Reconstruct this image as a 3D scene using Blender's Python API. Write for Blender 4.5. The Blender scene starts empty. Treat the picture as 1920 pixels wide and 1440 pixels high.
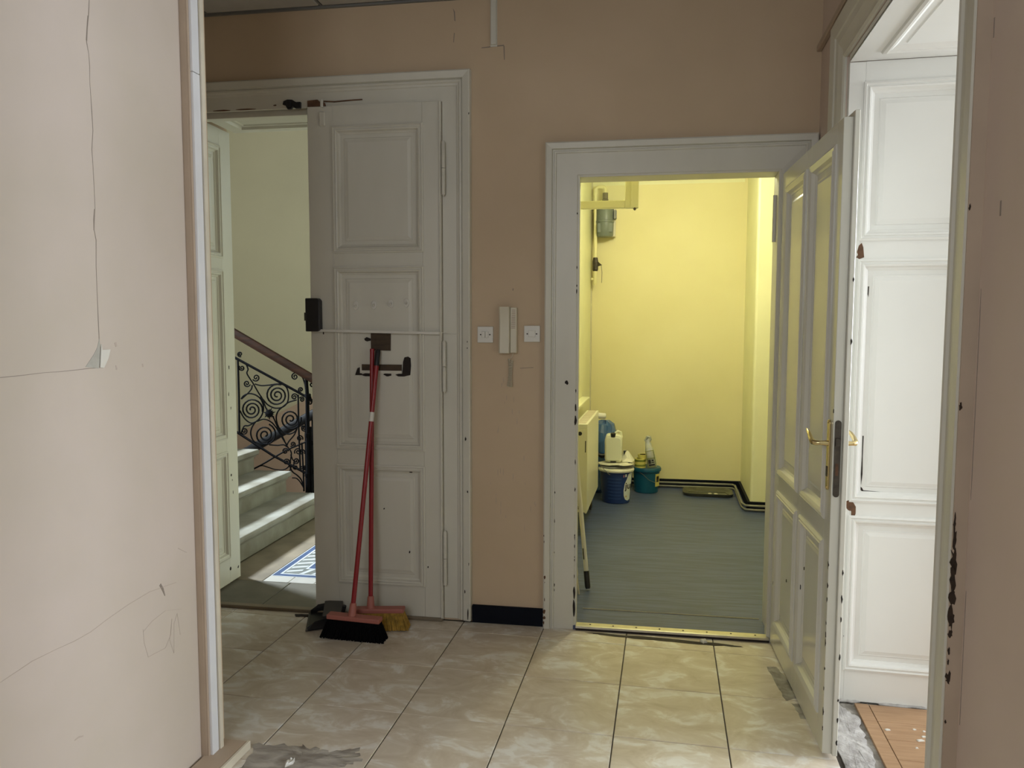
import bpy, bmesh, math, random
from mathutils import Vector, Matrix
random.seed(7)
S = bpy.context.scene
COL = S.collection
PI = math.pi

# ------------------------------------------------------------------ camera
F, YAW, PITCH, ROLL, EYE = 1431.04, 0.16098, 0.0776845, 0.0021246, 1.473
_right = Vector((math.cos(YAW), math.sin(YAW), 0))
_fwd = Vector((-math.sin(YAW)*math.cos(PITCH), math.cos(YAW)*math.cos(PITCH), -math.sin(PITCH)))
_up = _right.cross(_fwd)
CR = _right*math.cos(ROLL) + _up*math.sin(ROLL)
CU = -_right*math.sin(ROLL) + _up*math.cos(ROLL)
cam = bpy.data.cameras.new('camera')
cam.sensor_width = 36; cam.lens = F/1920*36; cam.clip_start = 0.02
camo = bpy.data.objects.new('camera', cam); COL.objects.link(camo)
m = Matrix.Identity(4)
for i, c in enumerate((CR, CU, -_fwd)):
    for k in range(3): m[k][i] = c[k]
m[2][3] = EYE
camo.matrix_world = m
S.camera = camo

def ray(x, y): return CR*((x-960)/F) + CU*((720-y)/F) + _fwd
def onY(x, y, Y): d = ray(x, y); return d*(Y/d.y) + Vector((0, 0, EYE))
def onX(x, y, X): d = ray(x, y); return d*(X/d.x) + Vector((0, 0, EYE))
def onZ(x, y, Z=0): d = ray(x, y); return d*((Z-EYE)/d.z) + Vector((0, 0, EYE))

# ------------------------------------------------------------------ world, lights, exposure
w = bpy.data.worlds.new('world'); S.world = w; w.use_nodes = True
w.node_tree.nodes['Background'].inputs[0].default_value = (0.7, 0.8, 1, 1)
w.node_tree.nodes['Background'].inputs[1].default_value = 0.3
S.view_settings.view_transform = 'Standard'; S.view_settings.look = 'None'
S.view_settings.gamma = 1; S.view_settings.use_curve_mapping = False
S.view_settings.exposure = 0.0

def area(name, loc, target, sx, sy, power, col):
    l = bpy.data.lights.new(name, 'AREA'); l.shape = 'RECTANGLE'; l.size = sx; l.size_y = sy
    l.energy = power; l.color = col
    o = bpy.data.objects.new(name, l); COL.objects.link(o); o.location = loc
    o.rotation_euler = (Vector(target)-Vector(loc)).to_track_quat('-Z', 'Y').to_euler()
    return o
DAY = (0.87, 0.94, 1.0)
area('room_window_light', (4.55, 1.2, 1.45), (0, 1.2, 1.3), 1.3, 1.4, 24, DAY)
area('room_window_light', (4.55, 3.25, 1.75), (0, 3.25, 1.5), 2.2, 1.9, 235, DAY)
sl_ = area('stair_window_light', (-4.9, 5.2, 2.45), (-2.0, 4.75, 0.2), 0.45, 0.45, 80, (0.80, 0.91, 1.0)); sl_.data.spread = math.radians(80)
area('stair_wall_fill_light', (-2.7, 4.25, 3.3), (-2.8, 6.9, 2.3), 1.8, 0.9, 13, (0.95, 0.98, 1.0))  # unseen fill added to brighten the stairwell back wall
area('landing_fill_light', (-0.72, 5.4, 2.2), (-2.4, 5.0, 1.3), 0.8, 1.2, 11, (0.70, 0.85, 1.0))  # cool fill, added on the landing side to lift the entrance lining
area('corridor_fill_light', (-0.7, -1.7, 2.3), (-0.6, 2.3, 0.0), 1.3, 1.5, 33, (0.93, 0.97, 1.0))  # unseen soft light added behind the camera to raise the dim hall
def point(name, loc, power, col, r):
    l = bpy.data.lights.new(name, 'POINT'); l.energy = power; l.color = col; l.shadow_soft_size = r
    o = bpy.data.objects.new(name, l); COL.objects.link(o); o.location = loc
    return o

# ------------------------------------------------------------------ materials
def lin(c):
    return tuple(((v/255)/12.92 if v/255 <= 0.04045 else ((v/255+0.055)/1.055)**2.4) for v in c)
MATS = {}
def mat(name, col, rough=0.5, metal=0.0, var=0.0, vscale=6.0, col2=None, bump=0.0, bscale=60.0, stretch=(1, 1, 1),
        rnd=0.0, spec=0.5, thr=(0.35, 0.65), distort=0.0, trans=0.0, detail=5, coat=0.0):
    m = bpy.data.materials.new(name); m.use_nodes = True
    nt = m.node_tree; b = nt.nodes['Principled BSDF']; L = nt.links.new
    b.inputs['Roughness'].default_value = rough; b.inputs['Metallic'].default_value = metal
    b.inputs['Specular IOR Level'].default_value = spec
    b.inputs['Coat Weight'].default_value = coat; b.inputs['Coat Roughness'].default_value = 0.1
    if trans: b.inputs['Transmission Weight'].default_value = trans
    base = (*col, 1)
    b.inputs['Base Color'].default_value = base
    if col2 or var or bump or rnd:
        tc = nt.nodes.new('ShaderNodeTexCoord'); mp = nt.nodes.new('ShaderNodeMapping')
        mp.inputs['Scale'].default_value = stretch
        L(tc.outputs['Object'], mp.inputs['Vector'])
        vec = mp.outputs['Vector']
        if rnd:
            oi = nt.nodes.new('ShaderNodeObjectInfo'); ml = nt.nodes.new('ShaderNodeMath'); ml.operation = 'MULTIPLY'
            ml.inputs[1].default_value = 53.0; L(oi.outputs['Random'], ml.inputs[0])
            ad = nt.nodes.new('ShaderNodeVectorMath'); ad.operation = 'ADD'
            L(vec, ad.inputs[0]); L(ml.outputs[0], ad.inputs[1]); vec = ad.outputs[0]
        if col2 or var:
            n = nt.nodes.new('ShaderNodeTexNoise'); n.inputs['Scale'].default_value = vscale
            n.inputs['Detail'].default_value = detail; n.inputs['Distortion'].default_value = distort
            L(vec, n.inputs['Vector'])
            r = nt.nodes.new('ShaderNodeValToRGB'); L(n.outputs['Fac'], r.inputs['Fac'])
            r.color_ramp.elements[0].position = thr[0]; r.color_ramp.elements[1].position = thr[1]
            c2 = col2 if col2 else tuple(v*(1-var) for v in col)
            r.color_ramp.elements[0].color = (*c2, 1); r.color_ramp.elements[1].color = base
            L(r.outputs['Color'], b.inputs['Base Color'])
        if bump:
            n2 = nt.nodes.new('ShaderNodeTexNoise'); n2.inputs['Scale'].default_value = bscale; n2.inputs['Detail'].default_value = 3
            L(vec, n2.inputs['Vector'])
            bp = nt.nodes.new('ShaderNodeBump'); bp.inputs['Strength'].default_value = bump; bp.inputs['Distance'].default_value = 0.004
            L(n2.outputs['Fac'], bp.inputs['Height']); L(bp.outputs['Normal'], b.inputs['Normal'])
    MATS[name] = m
    return m

M_WALL = mat('salmon_wall_paint', (0.61, 0.475, 0.33), 0.75, col2=(0.55, 0.425, 0.29), vscale=2.2, bump=0.12, bscale=45, thr=(0.3, 0.7))
M_WALLP = mat('pale_pink_wall_paint', (0.65, 0.56, 0.50), 0.7, col2=(0.585, 0.51, 0.43), vscale=1.7, bump=0.08, bscale=30, thr=(0.35, 0.65))
M_WALLR = mat('salmon_side_wall_paint', (0.67, 0.555, 0.475), 0.75, col2=(0.62, 0.505, 0.42), vscale=2.0, bump=0.12, bscale=35)
M_EDGE = mat('beige_trim_paint', (0.52, 0.41, 0.31), 0.6, var=0.12, vscale=5, bump=0.1, bscale=40)
M_WHITE = mat('old_white_gloss_paint', (0.70, 0.68, 0.60), 0.38, col2=(0.63, 0.61, 0.53), vscale=3, bump=0.1, bscale=18, stretch=(1, 1, 0.4))
M_GLOSS = mat('white_gloss_door_paint', (0.70, 0.69, 0.62), 0.16, col2=(0.66, 0.65, 0.575), vscale=2, bump=0.06, bscale=9, stretch=(1, 1, 0.3))
M_LINING = mat('clean_white_gloss_paint', (0.80, 0.80, 0.77), 0.35, var=0.04, vscale=2, bump=0.06, bscale=14)
M_LATH = mat('white_lath_paint', (0.80, 0.81, 0.84), 0.35, var=0.05, vscale=6)
M_CREAM = mat('cream_paint', (0.74, 0.68, 0.55), 0.5, var=0.12, vscale=9)
M_CHIP = mat('chipped_dark_wood', (0.022, 0.014, 0.010), 0.8, var=0.4, vscale=60)
M_CHIPD = mat('chipped_old_varnish', (0.045, 0.026, 0.014), 0.8, var=0.5, vscale=50)
M_CHIPB = mat('chipped_brown_wood', (0.16, 0.075, 0.035), 0.7, var=0.5, vscale=40)
M_GROUT = mat('dark_grout', (0.06, 0.048, 0.036), 0.9, var=0.3, vscale=30)
M_MORTAR = mat('broken_grey_mortar', (0.38, 0.355, 0.315), 0.95, col2=(0.20, 0.18, 0.155), vscale=22, bump=1.0, bscale=70, rnd=1)
M_LINO = mat('blue_grey_linoleum', (0.082, 0.106, 0.215), 0.42, col2=(0.055, 0.072, 0.135), vscale=9, stretch=(0.5, 5, 1), bump=0.15, bscale=40, thr=(0.38, 0.62))
M_YELLOW = mat('yellow_wall_paint', (0.82, 0.745, 0.43), 0.6, col2=(0.78, 0.70, 0.385), vscale=1.6, bump=0.08, bscale=30)
M_YCREAM = mat('yellow_cream_paint', (0.82, 0.80, 0.52), 0.45, var=0.06, vscale=3)
M_STAIRW = mat('stairwell_pale_yellow_paint', (0.60, 0.555, 0.40), 0.7, var=0.06, vscale=1.5, bump=0.08)
M_DADO = mat('stairwell_pink_dado_paint', (0.56, 0.40, 0.30), 0.6, var=0.06, vscale=2)
M_STONE = mat('worn_grey_stone', (0.34, 0.335, 0.295), 0.35, col2=(0.22, 0.205, 0.165), vscale=5, bump=0.15, bscale=30, rnd=1)
M_SLAB = mat('dark_threshold_stone', (0.16, 0.145, 0.115), 0.6, col2=(0.12, 0.11, 0.085), vscale=6, bump=0.2, rnd=1)
M_BORDER = mat('brown_stone_border', (0.25, 0.205, 0.145), 0.6, var=0.3, vscale=6, rnd=1)
M_LTILE = mat('pale_grey_floor_tile', (0.55, 0.53, 0.49), 0.4, var=0.12, vscale=8, rnd=1)
M_NAVY = mat('blue_cement_tile', (0.075, 0.115, 0.22), 0.4, var=0.2, vscale=20)
M_TWHITE = mat('white_cement_tile', (0.62, 0.65, 0.68), 0.4, var=0.1, vscale=20)
M_TGREY = mat('grey_cement_tile', (0.22, 0.235, 0.225), 0.4, var=0.2, vscale=20)
M_IRON = mat('black_wrought_iron', (0.004, 0.004, 0.005), 0.7, spec=0.06)
M_RAILW = mat('dark_handrail_wood', (0.045, 0.016, 0.007), 0.5, spec=0.2, col2=(0.022, 0.008, 0.004), vscale=6, stretch=(1, 1, 8))
M_BLACK = mat('black_plastic', (0.010, 0.010, 0.012), 0.45)
M_BASEB = mat('navy_black_baseboard', (0.006, 0.008, 0.015), 0.6, var=0.3, vscale=5, spec=0.12)
M_RED = mat('red_handle_coating', (0.27, 0.012, 0.018), 0.3, spec=0.5)
M_PINKP = mat('faded_red_plastic', (0.40, 0.135, 0.105), 0.5)
M_BBLACK = mat('black_bristle', (0.003, 0.003, 0.004), 0.9, spec=0.1)
M_BYEL = mat('yellow_bristle', (0.50, 0.30, 0.05), 0.6, var=0.45, vscale=50, rnd=1)
M_PLASTW = mat('white_plastic', (0.72, 0.70, 0.64), 0.35)
M_PLASTC = mat('cream_plastic', (0.66, 0.61, 0.48), 0.4)
M_GREYP = mat('grey_plastic', (0.20, 0.20, 0.19), 0.5)
M_DPAN = mat('dark_grey_plastic', (0.06, 0.058, 0.055), 0.5)
M_DARKW = mat('dark_brown_wood', (0.075, 0.048, 0.026), 0.7, col2=(0.045, 0.028, 0.014), vscale=10, stretch=(1, 1, 5), bump=0.3)
M_BRASS = mat('polished_brass', (0.66, 0.54, 0.28), 0.25, metal=1.0)
M_STEELD = mat('dark_lock_steel', (0.10, 0.085, 0.07), 0.5, metal=0.8, var=0.4, vscale=40)
M_ALU = mat('threshold_aluminium', (0.62, 0.58, 0.46), 0.32, metal=0.9, var=0.15, vscale=20)
M_METERG = mat('grey_meter_paint', (0.16, 0.185, 0.165), 0.4)
M_RAD = mat('radiator_enamel', (0.80, 0.77, 0.60), 0.3)
def glass_material():
    m = bpy.data.materials.new('thin_window_glass'); m.use_nodes = True; nt = m.node_tree
    nt.nodes.remove(nt.nodes['Principled BSDF'])
    t = nt.nodes.new('ShaderNodeBsdfTransparent'); t.inputs[0].default_value = (0.93, 0.95, 0.93, 1)
    g = nt.nodes.new('ShaderNodeBsdfGlossy'); g.inputs['Roughness'].default_value = 0.03
    x = nt.nodes.new('ShaderNodeMixShader'); x.inputs[0].default_value = 0.09
    nt.links.new(t.outputs[0], x.inputs[1]); nt.links.new(g.outputs[0], x.inputs[2]); nt.links.new(x.outputs[0], nt.nodes['Material Output'].inputs[0])
    return m
M_GLASS = glass_material()
M_BBLUE = mat('dark_blue_bucket', (0.012, 0.035, 0.17), 0.35)
M_BBLUE2 = mat('mid_blue_print', (0.025, 0.06, 0.22), 0.4)
M_TEAL = mat('teal_bucket_plastic', (0.005, 0.08, 0.155), 0.35)
M_BAG = mat('blue_plastic_bag', (0.03, 0.10, 0.28), 0.25, bump=0.6, bscale=12, coat=0.5)
M_PAPER = mat('crumpled_white_sheet', (0.74, 0.72, 0.62), 0.7, var=0.15, vscale=14)
M_PRINT = mat('black_print', (0.012, 0.012, 0.012), 0.5)
M_JERRY = mat('translucent_white_plastic', (0.80, 0.80, 0.62), 0.35)
M_FOIL = mat('silver_foil_bag', (0.62, 0.63, 0.58), 0.28, metal=0.35, col2=(0.42, 0.43, 0.38), vscale=16, bump=0.5, bscale=22)
M_TAPE = mat('yellow_paper_tape', (0.66, 0.58, 0.16), 0.5)
M_YPIPE = mat('pale_yellow_pipe_paint', (0.80, 0.74, 0.40), 0.4)
M_TAPEG = mat('green_paper_tape', (0.22, 0.25, 0.04), 0.5)
M_TRAY = mat('olive_rubber_tray', (0.085, 0.085, 0.055), 0.4, var=0.3, vscale=9)
M_PIPE = mat('grey_heating_pipe', (0.20, 0.19, 0.155), 0.4)
M_OAK = mat('oak_laminate', (0.37, 0.225, 0.12), 0.4, col2=(0.29, 0.165, 0.083), vscale=5, stretch=(1.2, 14, 1), bump=0.1, bscale=30, rnd=1)
M_WORN = mat('worn_tile_mortar', (0.50, 0.465, 0.415), 0.9, col2=(0.27, 0.24, 0.205), vscale=16, stretch=(0.6, 1.5, 1), bump=0.9, bscale=60, rnd=1, thr=(0.36, 0.62), distort=0.6)
M_SCREED = mat('grey_screed', (0.46, 0.44, 0.42), 0.95, col2=(0.30, 0.28, 0.265), vscale=24, bump=1.0, bscale=80, rnd=1)
M_CEIL = mat('ceiling_board', (0.52, 0.50, 0.46), 0.9, var=0.08, vscale=12, bump=0.2, bscale=120, rnd=1)
M_PLAIN = mat('plain_white_plaster', (0.72, 0.70, 0.66), 0.8, var=0.05, vscale=2)
M_CRACK = mat('crack_grey', (0.30, 0.25, 0.21), 0.9)  # one grey for wall cracks and scuffs
M_PLASTER = mat('bare_plaster', (0.50, 0.48, 0.42), 0.9, var=0.15, vscale=40)
M_PENCIL = mat('pencil_mark', (0.53, 0.44, 0.38), 0.8)
M_LABEL = mat('white_label_print', (0.70, 0.74, 0.76), 0.4)
M_DAISY = mat('daisy_yellow_print', (0.55, 0.33, 0.05), 0.5)
M_PINKT = mat('pink_print', (0.6, 0.22, 0.25), 0.5)

def tile_material():
    m = bpy.data.materials.new('marbled_beige_ceramic_tile'); m.use_nodes = True
    nt = m.node_tree; b = nt.nodes['Principled BSDF']; L = nt.links.new
    b.inputs['Roughness'].default_value = 0.24
    tc = nt.nodes.new('ShaderNodeTexCoord'); oi = nt.nodes.new('ShaderNodeObjectInfo')
    ml = nt.nodes.new('ShaderNodeMath'); ml.operation = 'MULTIPLY'; ml.inputs[1].default_value = 71
    L(oi.outputs['Random'], ml.inputs[0])
    ad = nt.nodes.new('ShaderNodeVectorMath'); ad.operation = 'ADD'
    L(tc.outputs['Object'], ad.inputs[0]); L(ml.outputs[0], ad.inputs[1])
    mp = nt.nodes.new('ShaderNodeMapping'); mp.inputs['Scale'].default_value = (0.8, 1.25, 1); mp.inputs['Rotation'].default_value = (0, 0, 0.5)
    L(ad.outputs[0], mp.inputs['Vector'])
    n1 = nt.nodes.new('ShaderNodeTexNoise'); n1.inputs['Scale'].default_value = 6.5; n1.inputs['Detail'].default_value = 4; n1.inputs['Distortion'].default_value = 0.9
    n1.inputs['Roughness'].default_value = 0.62
    L(mp.outputs[0], n1.inputs['Vector'])
    r1 = nt.nodes.new('ShaderNodeValToRGB'); L(n1.outputs['Fac'], r1.inputs['Fac'])
    e = r1.color_ramp.elements
    e[0].position = 0.30; e[0].color = (0.52, 0.44, 0.345, 1); e[1].position = 0.68; e[1].color = (0.79, 0.775, 0.745, 1)
    k = e.new(0.46); k.color = (0.62, 0.545, 0.45, 1); k = e.new(0.53); k.color = (0.67, 0.605, 0.52, 1); k = e.new(0.58); k.color = (0.75, 0.715, 0.66, 1)
    n2 = nt.nodes.new('ShaderNodeTexNoise'); n2.inputs['Scale'].default_value = 19; n2.inputs['Detail'].default_value = 5; n2.inputs['Distortion'].default_value = 0.7
    L(mp.outputs[0], n2.inputs['Vector'])
    r2 = nt.nodes.new('ShaderNodeValToRGB'); L(n2.outputs['Fac'], r2.inputs['Fac'])
    r2.color_ramp.elements[0].position = 0.47; r2.color_ramp.elements[1].position = 0.60
    mx = nt.nodes.new('ShaderNodeMix'); mx.data_type = 'RGBA'; mx.blend_type = 'MIX'
    mr = nt.nodes.new('ShaderNodeMath'); mr.operation = 'MULTIPLY'; mr.inputs[1].default_value = 0.5
    L(r2.outputs['Color'], mr.inputs[0]); L(mr.outputs[0], mx.inputs[0])
    L(r1.outputs['Color'], mx.inputs[6]); mx.inputs[7].default_value = (0.60, 0.525, 0.43, 1)
    L(mx.outputs[2], b.inputs['Base Color'])
    bp = nt.nodes.new('ShaderNodeBump'); bp.inputs['Strength'].default_value = 0.06; bp.inputs['Distance'].default_value = 0.003
    L(n2.outputs['Fac'], bp.inputs['Height']); L(bp.outputs['Normal'], b.inputs['Normal'])
    return m
M_TILE = tile_material()

# ------------------------------------------------------------------ geometry helpers
class G:
    def __init__(s): s.v = []; s.f = []
    def add(s, v, f):
        n = len(s.v); s.v += [Vector(p) for p in v]; s.f += [tuple(i+n for i in q) for q in f]; return s
    def box(s, x0, x1, y0, y1, z0, z1):
        return s.add([(x0,y0,z0),(x1,y0,z0),(x1,y1,z0),(x0,y1,z0),(x0,y0,z1),(x1,y0,z1),(x1,y1,z1),(x0,y1,z1)],
                     [(0,3,2,1),(4,5,6,7),(0,1,5,4),(1,2,6,5),(2,3,7,6),(3,0,4,7)])
    def prism(s, pts, y0, y1):                     # outline in (x, z), thickness along y
        n = len(pts)
        return s.add([(x, y0, z) for x, z in pts] + [(x, y1, z) for x, z in pts],
                     [tuple(range(n)), tuple(range(2*n-1, n-1, -1))] + [(i, i+n, (i+1) % n+n, (i+1) % n) for i in range(n)])
    def slab(s, pts, z0, z1):                      # outline in (x, y), thickness along z
        n = len(pts)
        return s.add([(x, y, z0) for x, y in pts] + [(x, y, z1) for x, y in pts],
                     [tuple(range(n)), tuple(range(2*n-1, n-1, -1))] + [(i, i+n, (i+1) % n+n, (i+1) % n) for i in range(n)])
    def tube(s, pts, r, seg=8, cap=True):
        pts = [Vector(p) for p in pts]; n = len(pts)
        rr = r if isinstance(r, (list, tuple)) else [r]*n
        t0 = (pts[1]-pts[0]).normalized()
        a = t0.orthogonal().normalized(); base = len(s.v)
        for i, p in enumerate(pts):
            t = (pts[min(i+1, n-1)]-pts[max(i-1, 0)])
            t = t.normalized() if t.length > 1e-9 else t0
            a = (a-t*a.dot(t)); a = a.normalized() if a.length > 1e-6 else t.orthogonal().normalized()
            b = t.cross(a)
            for k in range(seg):
                an = 2*PI*k/seg; s.v.append(p+(a*math.cos(an)+b*math.sin(an))*rr[i])
        for i in range(n-1):
            for k in range(seg):
                k2 = (k+1) % seg
                s.f.append((base+i*seg+k, base+i*seg+k2, base+(i+1)*seg+k2, base+(i+1)*seg+k))
        if cap:
            s.f.append(tuple(base+k for k in range(seg-1, -1, -1))); s.f.append(tuple(base+(n-1)*seg+k for k in range(seg)))
        return s
    def lathe(s, prof, c, seg=24, a0=0.0, a1=2*PI):          # prof (r, z) about a vertical axis at c
        full = abs(a1-a0-2*PI) < 1e-6; n = seg if full else seg+1; base = len(s.v)
        for r, z in prof:
            for k in range(n):
                an = a0+(a1-a0)*k/seg; s.v.append(Vector((c[0]+r*math.cos(an), c[1]+r*math.sin(an), c[2]+z)))
        for i in range(len(prof)-1):
            for k in range(seg):
                k2 = (k+1) % n if full else k+1
                s.f.append((base+i*n+k, base+i*n+k2, base+(i+1)*n+k2, base+(i+1)*n+k))
        return s
    def frame(s, u0, v0, u1, v1, prof, close=False):         # nested rectangles, prof (inset, y)
        base = len(s.v)
        for d, y in prof:
            for u, v in ((u0+d, v0+d), (u1-d, v0+d), (u1-d, v1-d), (u0+d, v1-d)): s.v.append(Vector((u, y, v)))
        for i in range(len(prof)-1):
            for k in range(4):
                k2 = (k+1) % 4; s.f.append((base+i*4+k, base+i*4+k2, base+i*4+4+k2, base+i*4+4+k))
        if close:
            n = base+4*(len(prof)-1); s.f.append((n, n+1, n+2, n+3))
        return s

def WM(o):
    if o is None: return Matrix.Identity(4)
    if o.parent: return WM(o.parent) @ o.matrix_parent_inverse @ o.matrix_basis
    return o.matrix_basis.copy()

def tag(o, label=None, cat=None, group=None, kind=None):
    if label: o['label'] = label
    if cat: o['category'] = cat
    if group: o['group'] = group
    if kind: o['kind'] = kind
    return o

def thing(name, loc, label, cat, group=None, kind=None):
    o = bpy.data.objects.new(name, None); COL.objects.link(o); o.location = loc; o.empty_display_size = 0.1
    return tag(o, label, cat, group, kind)

def obj(name, g, mt, parent=None, M=None, smooth=None, bevel=0.0, bseg=1, label=None, cat=None, group=None, kind=None):
    vs = [(M @ v) if M is not None else v for v in g.v]
    lo = Vector((min(v.x for v in vs), min(v.y for v in vs), min(v.z for v in vs)))
    hi = Vector((max(v.x for v in vs), max(v.y for v in vs), max(v.z for v in vs)))
    org = Vector(((lo.x+hi.x)/2, (lo.y+hi.y)/2, lo.z))
    me = bpy.data.meshes.new(name)
    me.from_pydata([v-org for v in vs], [], g.f)
    bm = bmesh.new(); bm.from_mesh(me)
    bmesh.ops.recalc_face_normals(bm, faces=bm.faces)
    if bevel: bmesh.ops.bevel(bm, geom=bm.edges[:], offset=bevel, segments=bseg, affect='EDGES', profile=0.5, clamp_overlap=True)
    bm.to_mesh(me); bm.free()
    me.materials.append(mt)
    if smooth is not None:
        me.polygons.foreach_set('use_smooth', [True]*len(me.polygons))
        me.set_sharp_from_angle(angle=math.radians(smooth))
    o = bpy.data.objects.new(name, me); COL.objects.link(o); o.location = org
    if parent is not None:
        o.parent = parent; o.matrix_parent_inverse = WM(parent).inverted()
    return tag(o, label, cat, group, kind)

def B(*a): return G().box(*a)
TR = Matrix.Rotation(math.radians(-2.2), 4, 'Z')              # the side walls and floor tiles run 2.2 degrees off the back wall
def chips(parent, M, spots, mt=None, name='paint_chip', y=-0.0006):
    for (u, v, a, b) in spots:
        n = 9; pts = []
        for k in range(n):
            t = 2*PI*k/n; q = random.uniform(0.65, 1.15)
            pts.append((u+a*q*math.cos(t), v+b*q*math.sin(t)))
        obj(name, G().prism(pts, y, 0.002), mt or M_CHIP, parent, M)

MOULD = [(-0.006, 0.001), (-0.006, -0.006), (0.002, -0.009), (0.006, -0.004), (0.011, -0.004), (0.014, -0.008), (0.020, -0.006), (0.026, 0.006), (0.034, 0.010), (0.036, 0.014)]
FIELD = [(0.030, 0.0125), (0.052, 0.0125), (0.056, 0.009), (0.060, 0.009), (0.074, 0.005)]
def panel(parent, M, u0, v0, u1, v1, mt, mould=MOULD, field=FIELD, depth=0.03):
    g = G().frame(u0, v0, u1, v1, field, True)
    d = field[0][0]
    g.box(u0+d-0.02, u1-d+0.02, field[0][1]+0.0005, depth, v0+d-0.02, v1-d+0.02)
    p = obj('panel', g, mt, parent, M)
    obj('moulding', G().frame(u0, v0, u1, v1, mould), mt, p, M)
    return p

def leg_casing(parent, M, x0, x1, z1, prof, mt, legs=(1, 1), base=0.0):
    """moulded casing round an opening x0..x1 up to z1; prof (outward offset, proud)"""
    n = len(prof)
    def strip(a, b, name):
        g = G(); g.v = [Vector(p) for p in a]+[Vector(p) for p in b]
        g.f = [(i, i+1, n+i+1, n+i) for i in range(n-1)]+[tuple(range(n)), tuple(range(2*n-1, n-1, -1))]
        return obj(name, g, mt, parent, M)
    if legs[0]: strip([(x0-d, -h, base) for d, h in prof], [(x0-d, -h, z1+d) for d, h in prof], 'casing_leg')
    if legs[1]: strip([(x1+d, -h, base) for d, h in prof], [(x1+d, -h, z1+d) for d, h in prof], 'casing_leg')
    strip([(x0-d, -h, z1+d) for d, h in prof], [(x1+d, -h, z1+d) for d, h in prof], 'casing_head')

def struct(name, g, mt, label, cat, M=None, **k): return obj(name, g, mt, None, M, label=label, cat=cat, kind='structure', **k)

YB = 3.62                                                     # hall face of the back wall
# ------------------------------------------------------------------ room shell
g = G().box(-3.1, -2.27, YB, 4.04, 0, 3.6).box(-2.27, -0.93, YB, 4.04, 2.56, 3.6).box(-0.93, -0.50, YB, 4.04, 0, 3.6)
g.box(-0.50, -0.30, YB, 3.80, 0, 3.6).box(-0.30, 0.66, YB, 3.80, 2.19, 3.6).box(0.66, 1.5, YB, 3.80, 0, 3.6)
wall_back = struct('wall_back', g, M_WALL, 'salmon plaster wall holding the entrance door and the yellow room doorway', 'wall')
# left corridor wall, right wall (rotated frame)
TL = TR
wall_left = struct('wall_left', B(-1.75, -1.507, -2.6, 2.205, -0.02, 3.6), M_WALLP, 'pale pink cracked plaster wall ending at a white lath', 'wall', TL)
struct('wall_partition', B(-3.2, -1.52, 2.215, 2.36, -0.02, 3.6), M_WALL, 'salmon partition wall behind the corner lath', 'wall', TL)
struct('wall_far_left', B(-3.2, -3.0, 2.3, 4.0, -0.02, 3.6), M_WALL, 'salmon wall closing the hall beside the entrance', 'wall')
RX = 0.645
g = G().box(RX, RX+0.52, -2.6, 1.947, -0.02, 3.6).box(RX, RX+0.52, 1.947, 3.135, 2.475, 3.6).box(RX, RX+0.52, 3.135, 3.75, -0.02, 3.6)
wall_right = struct('wall_right', g, M_WALLR, 'scuffed salmon wall with the tall panelled doorway', 'wall', TR)
struct('wall_behind', B(-1.8, 1.3, -2.8, -2.6, -0.02, 3.6), M_WALLP, 'pale pink wall at the corridor end', 'wall', TR)
# next room on the right
g = G().box(1.165, 4.9, -1.2, -1.0, -0.02, 3.6).box(1.165, 4.9, 5.0, 5.2, -0.02, 3.6).box(4.7, 4.9, -1.2, 5.2, -0.02, 3.6)
struct('wall_bright_room', g, M_PLAIN, 'white plaster walls of the bright next room', 'wall')
struct('ceiling_bright_room', B(1.1, 4.9, -1.2, 5.2, 3.2, 3.4), M_PLAIN, 'white ceiling of the bright next room', 'ceiling')

# hall floor: grout bed and single tiles
gf = struct('floor', B(-3.3, 0.72, -2.8, 3.66, -0.06, -0.004), M_GROUT, 'dark grouted bed of the beige tiled hall floor', 'floor', None)
TS, TX0, TY0 = 0.40006, -2.1631, 3.4561
def make_tile(tx0, tx1, ty0, ty1, shared=None):
    bm = bmesh.new()
    a = 0.0016
    g = B(tx0+a*1.25, tx1-a*1.25, ty0+a*0.7, ty1-a*0.7, -0.012, 0.0)
    c = Vector(((tx0+tx1)/2, (ty0+ty1)/2, 0))
    vs = [bm.verts.new(v-c) for v in g.v]
    for f in g.f: bm.faces.new([vs[i] for i in f])
    # trim to the back wall and to the ragged edge by the right wall
    def cut(pw, nw):
        p = TR.inverted() @ Vector(pw) - c; n = TR.inverted().to_3x3() @ Vector(nw)
        r = bmesh.ops.bisect_plane(bm, geom=bm.verts[:]+bm.edges[:]+bm.faces[:], plane_co=p, plane_no=n, clear_outer=True)
        ed = [e for e in r['geom_cut'] if isinstance(e, bmesh.types.BMEdge)]
        if ed: bmesh.ops.holes_fill(bm, edges=ed)
    cut((0, YB-0.012, 0), (0, 1, 0)); cut((0.695, 2.6, 0), (1, -0.038, 0))
    if not bm.faces: bm.free(); return None
    top = [e for e in bm.edges if all(v.co.z > -0.001 for v in e.verts)]
    bmesh.ops.bevel(bm, geom=top, offset=0.0018, segments=1, affect='EDGES')
    bmesh.ops.recalc_face_normals(bm, faces=bm.faces)
    me = bpy.data.meshes.new('floor_tile'); bm.to_mesh(me); bm.free(); me.materials.append(M_TILE)
    return me, c
full = None
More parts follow.
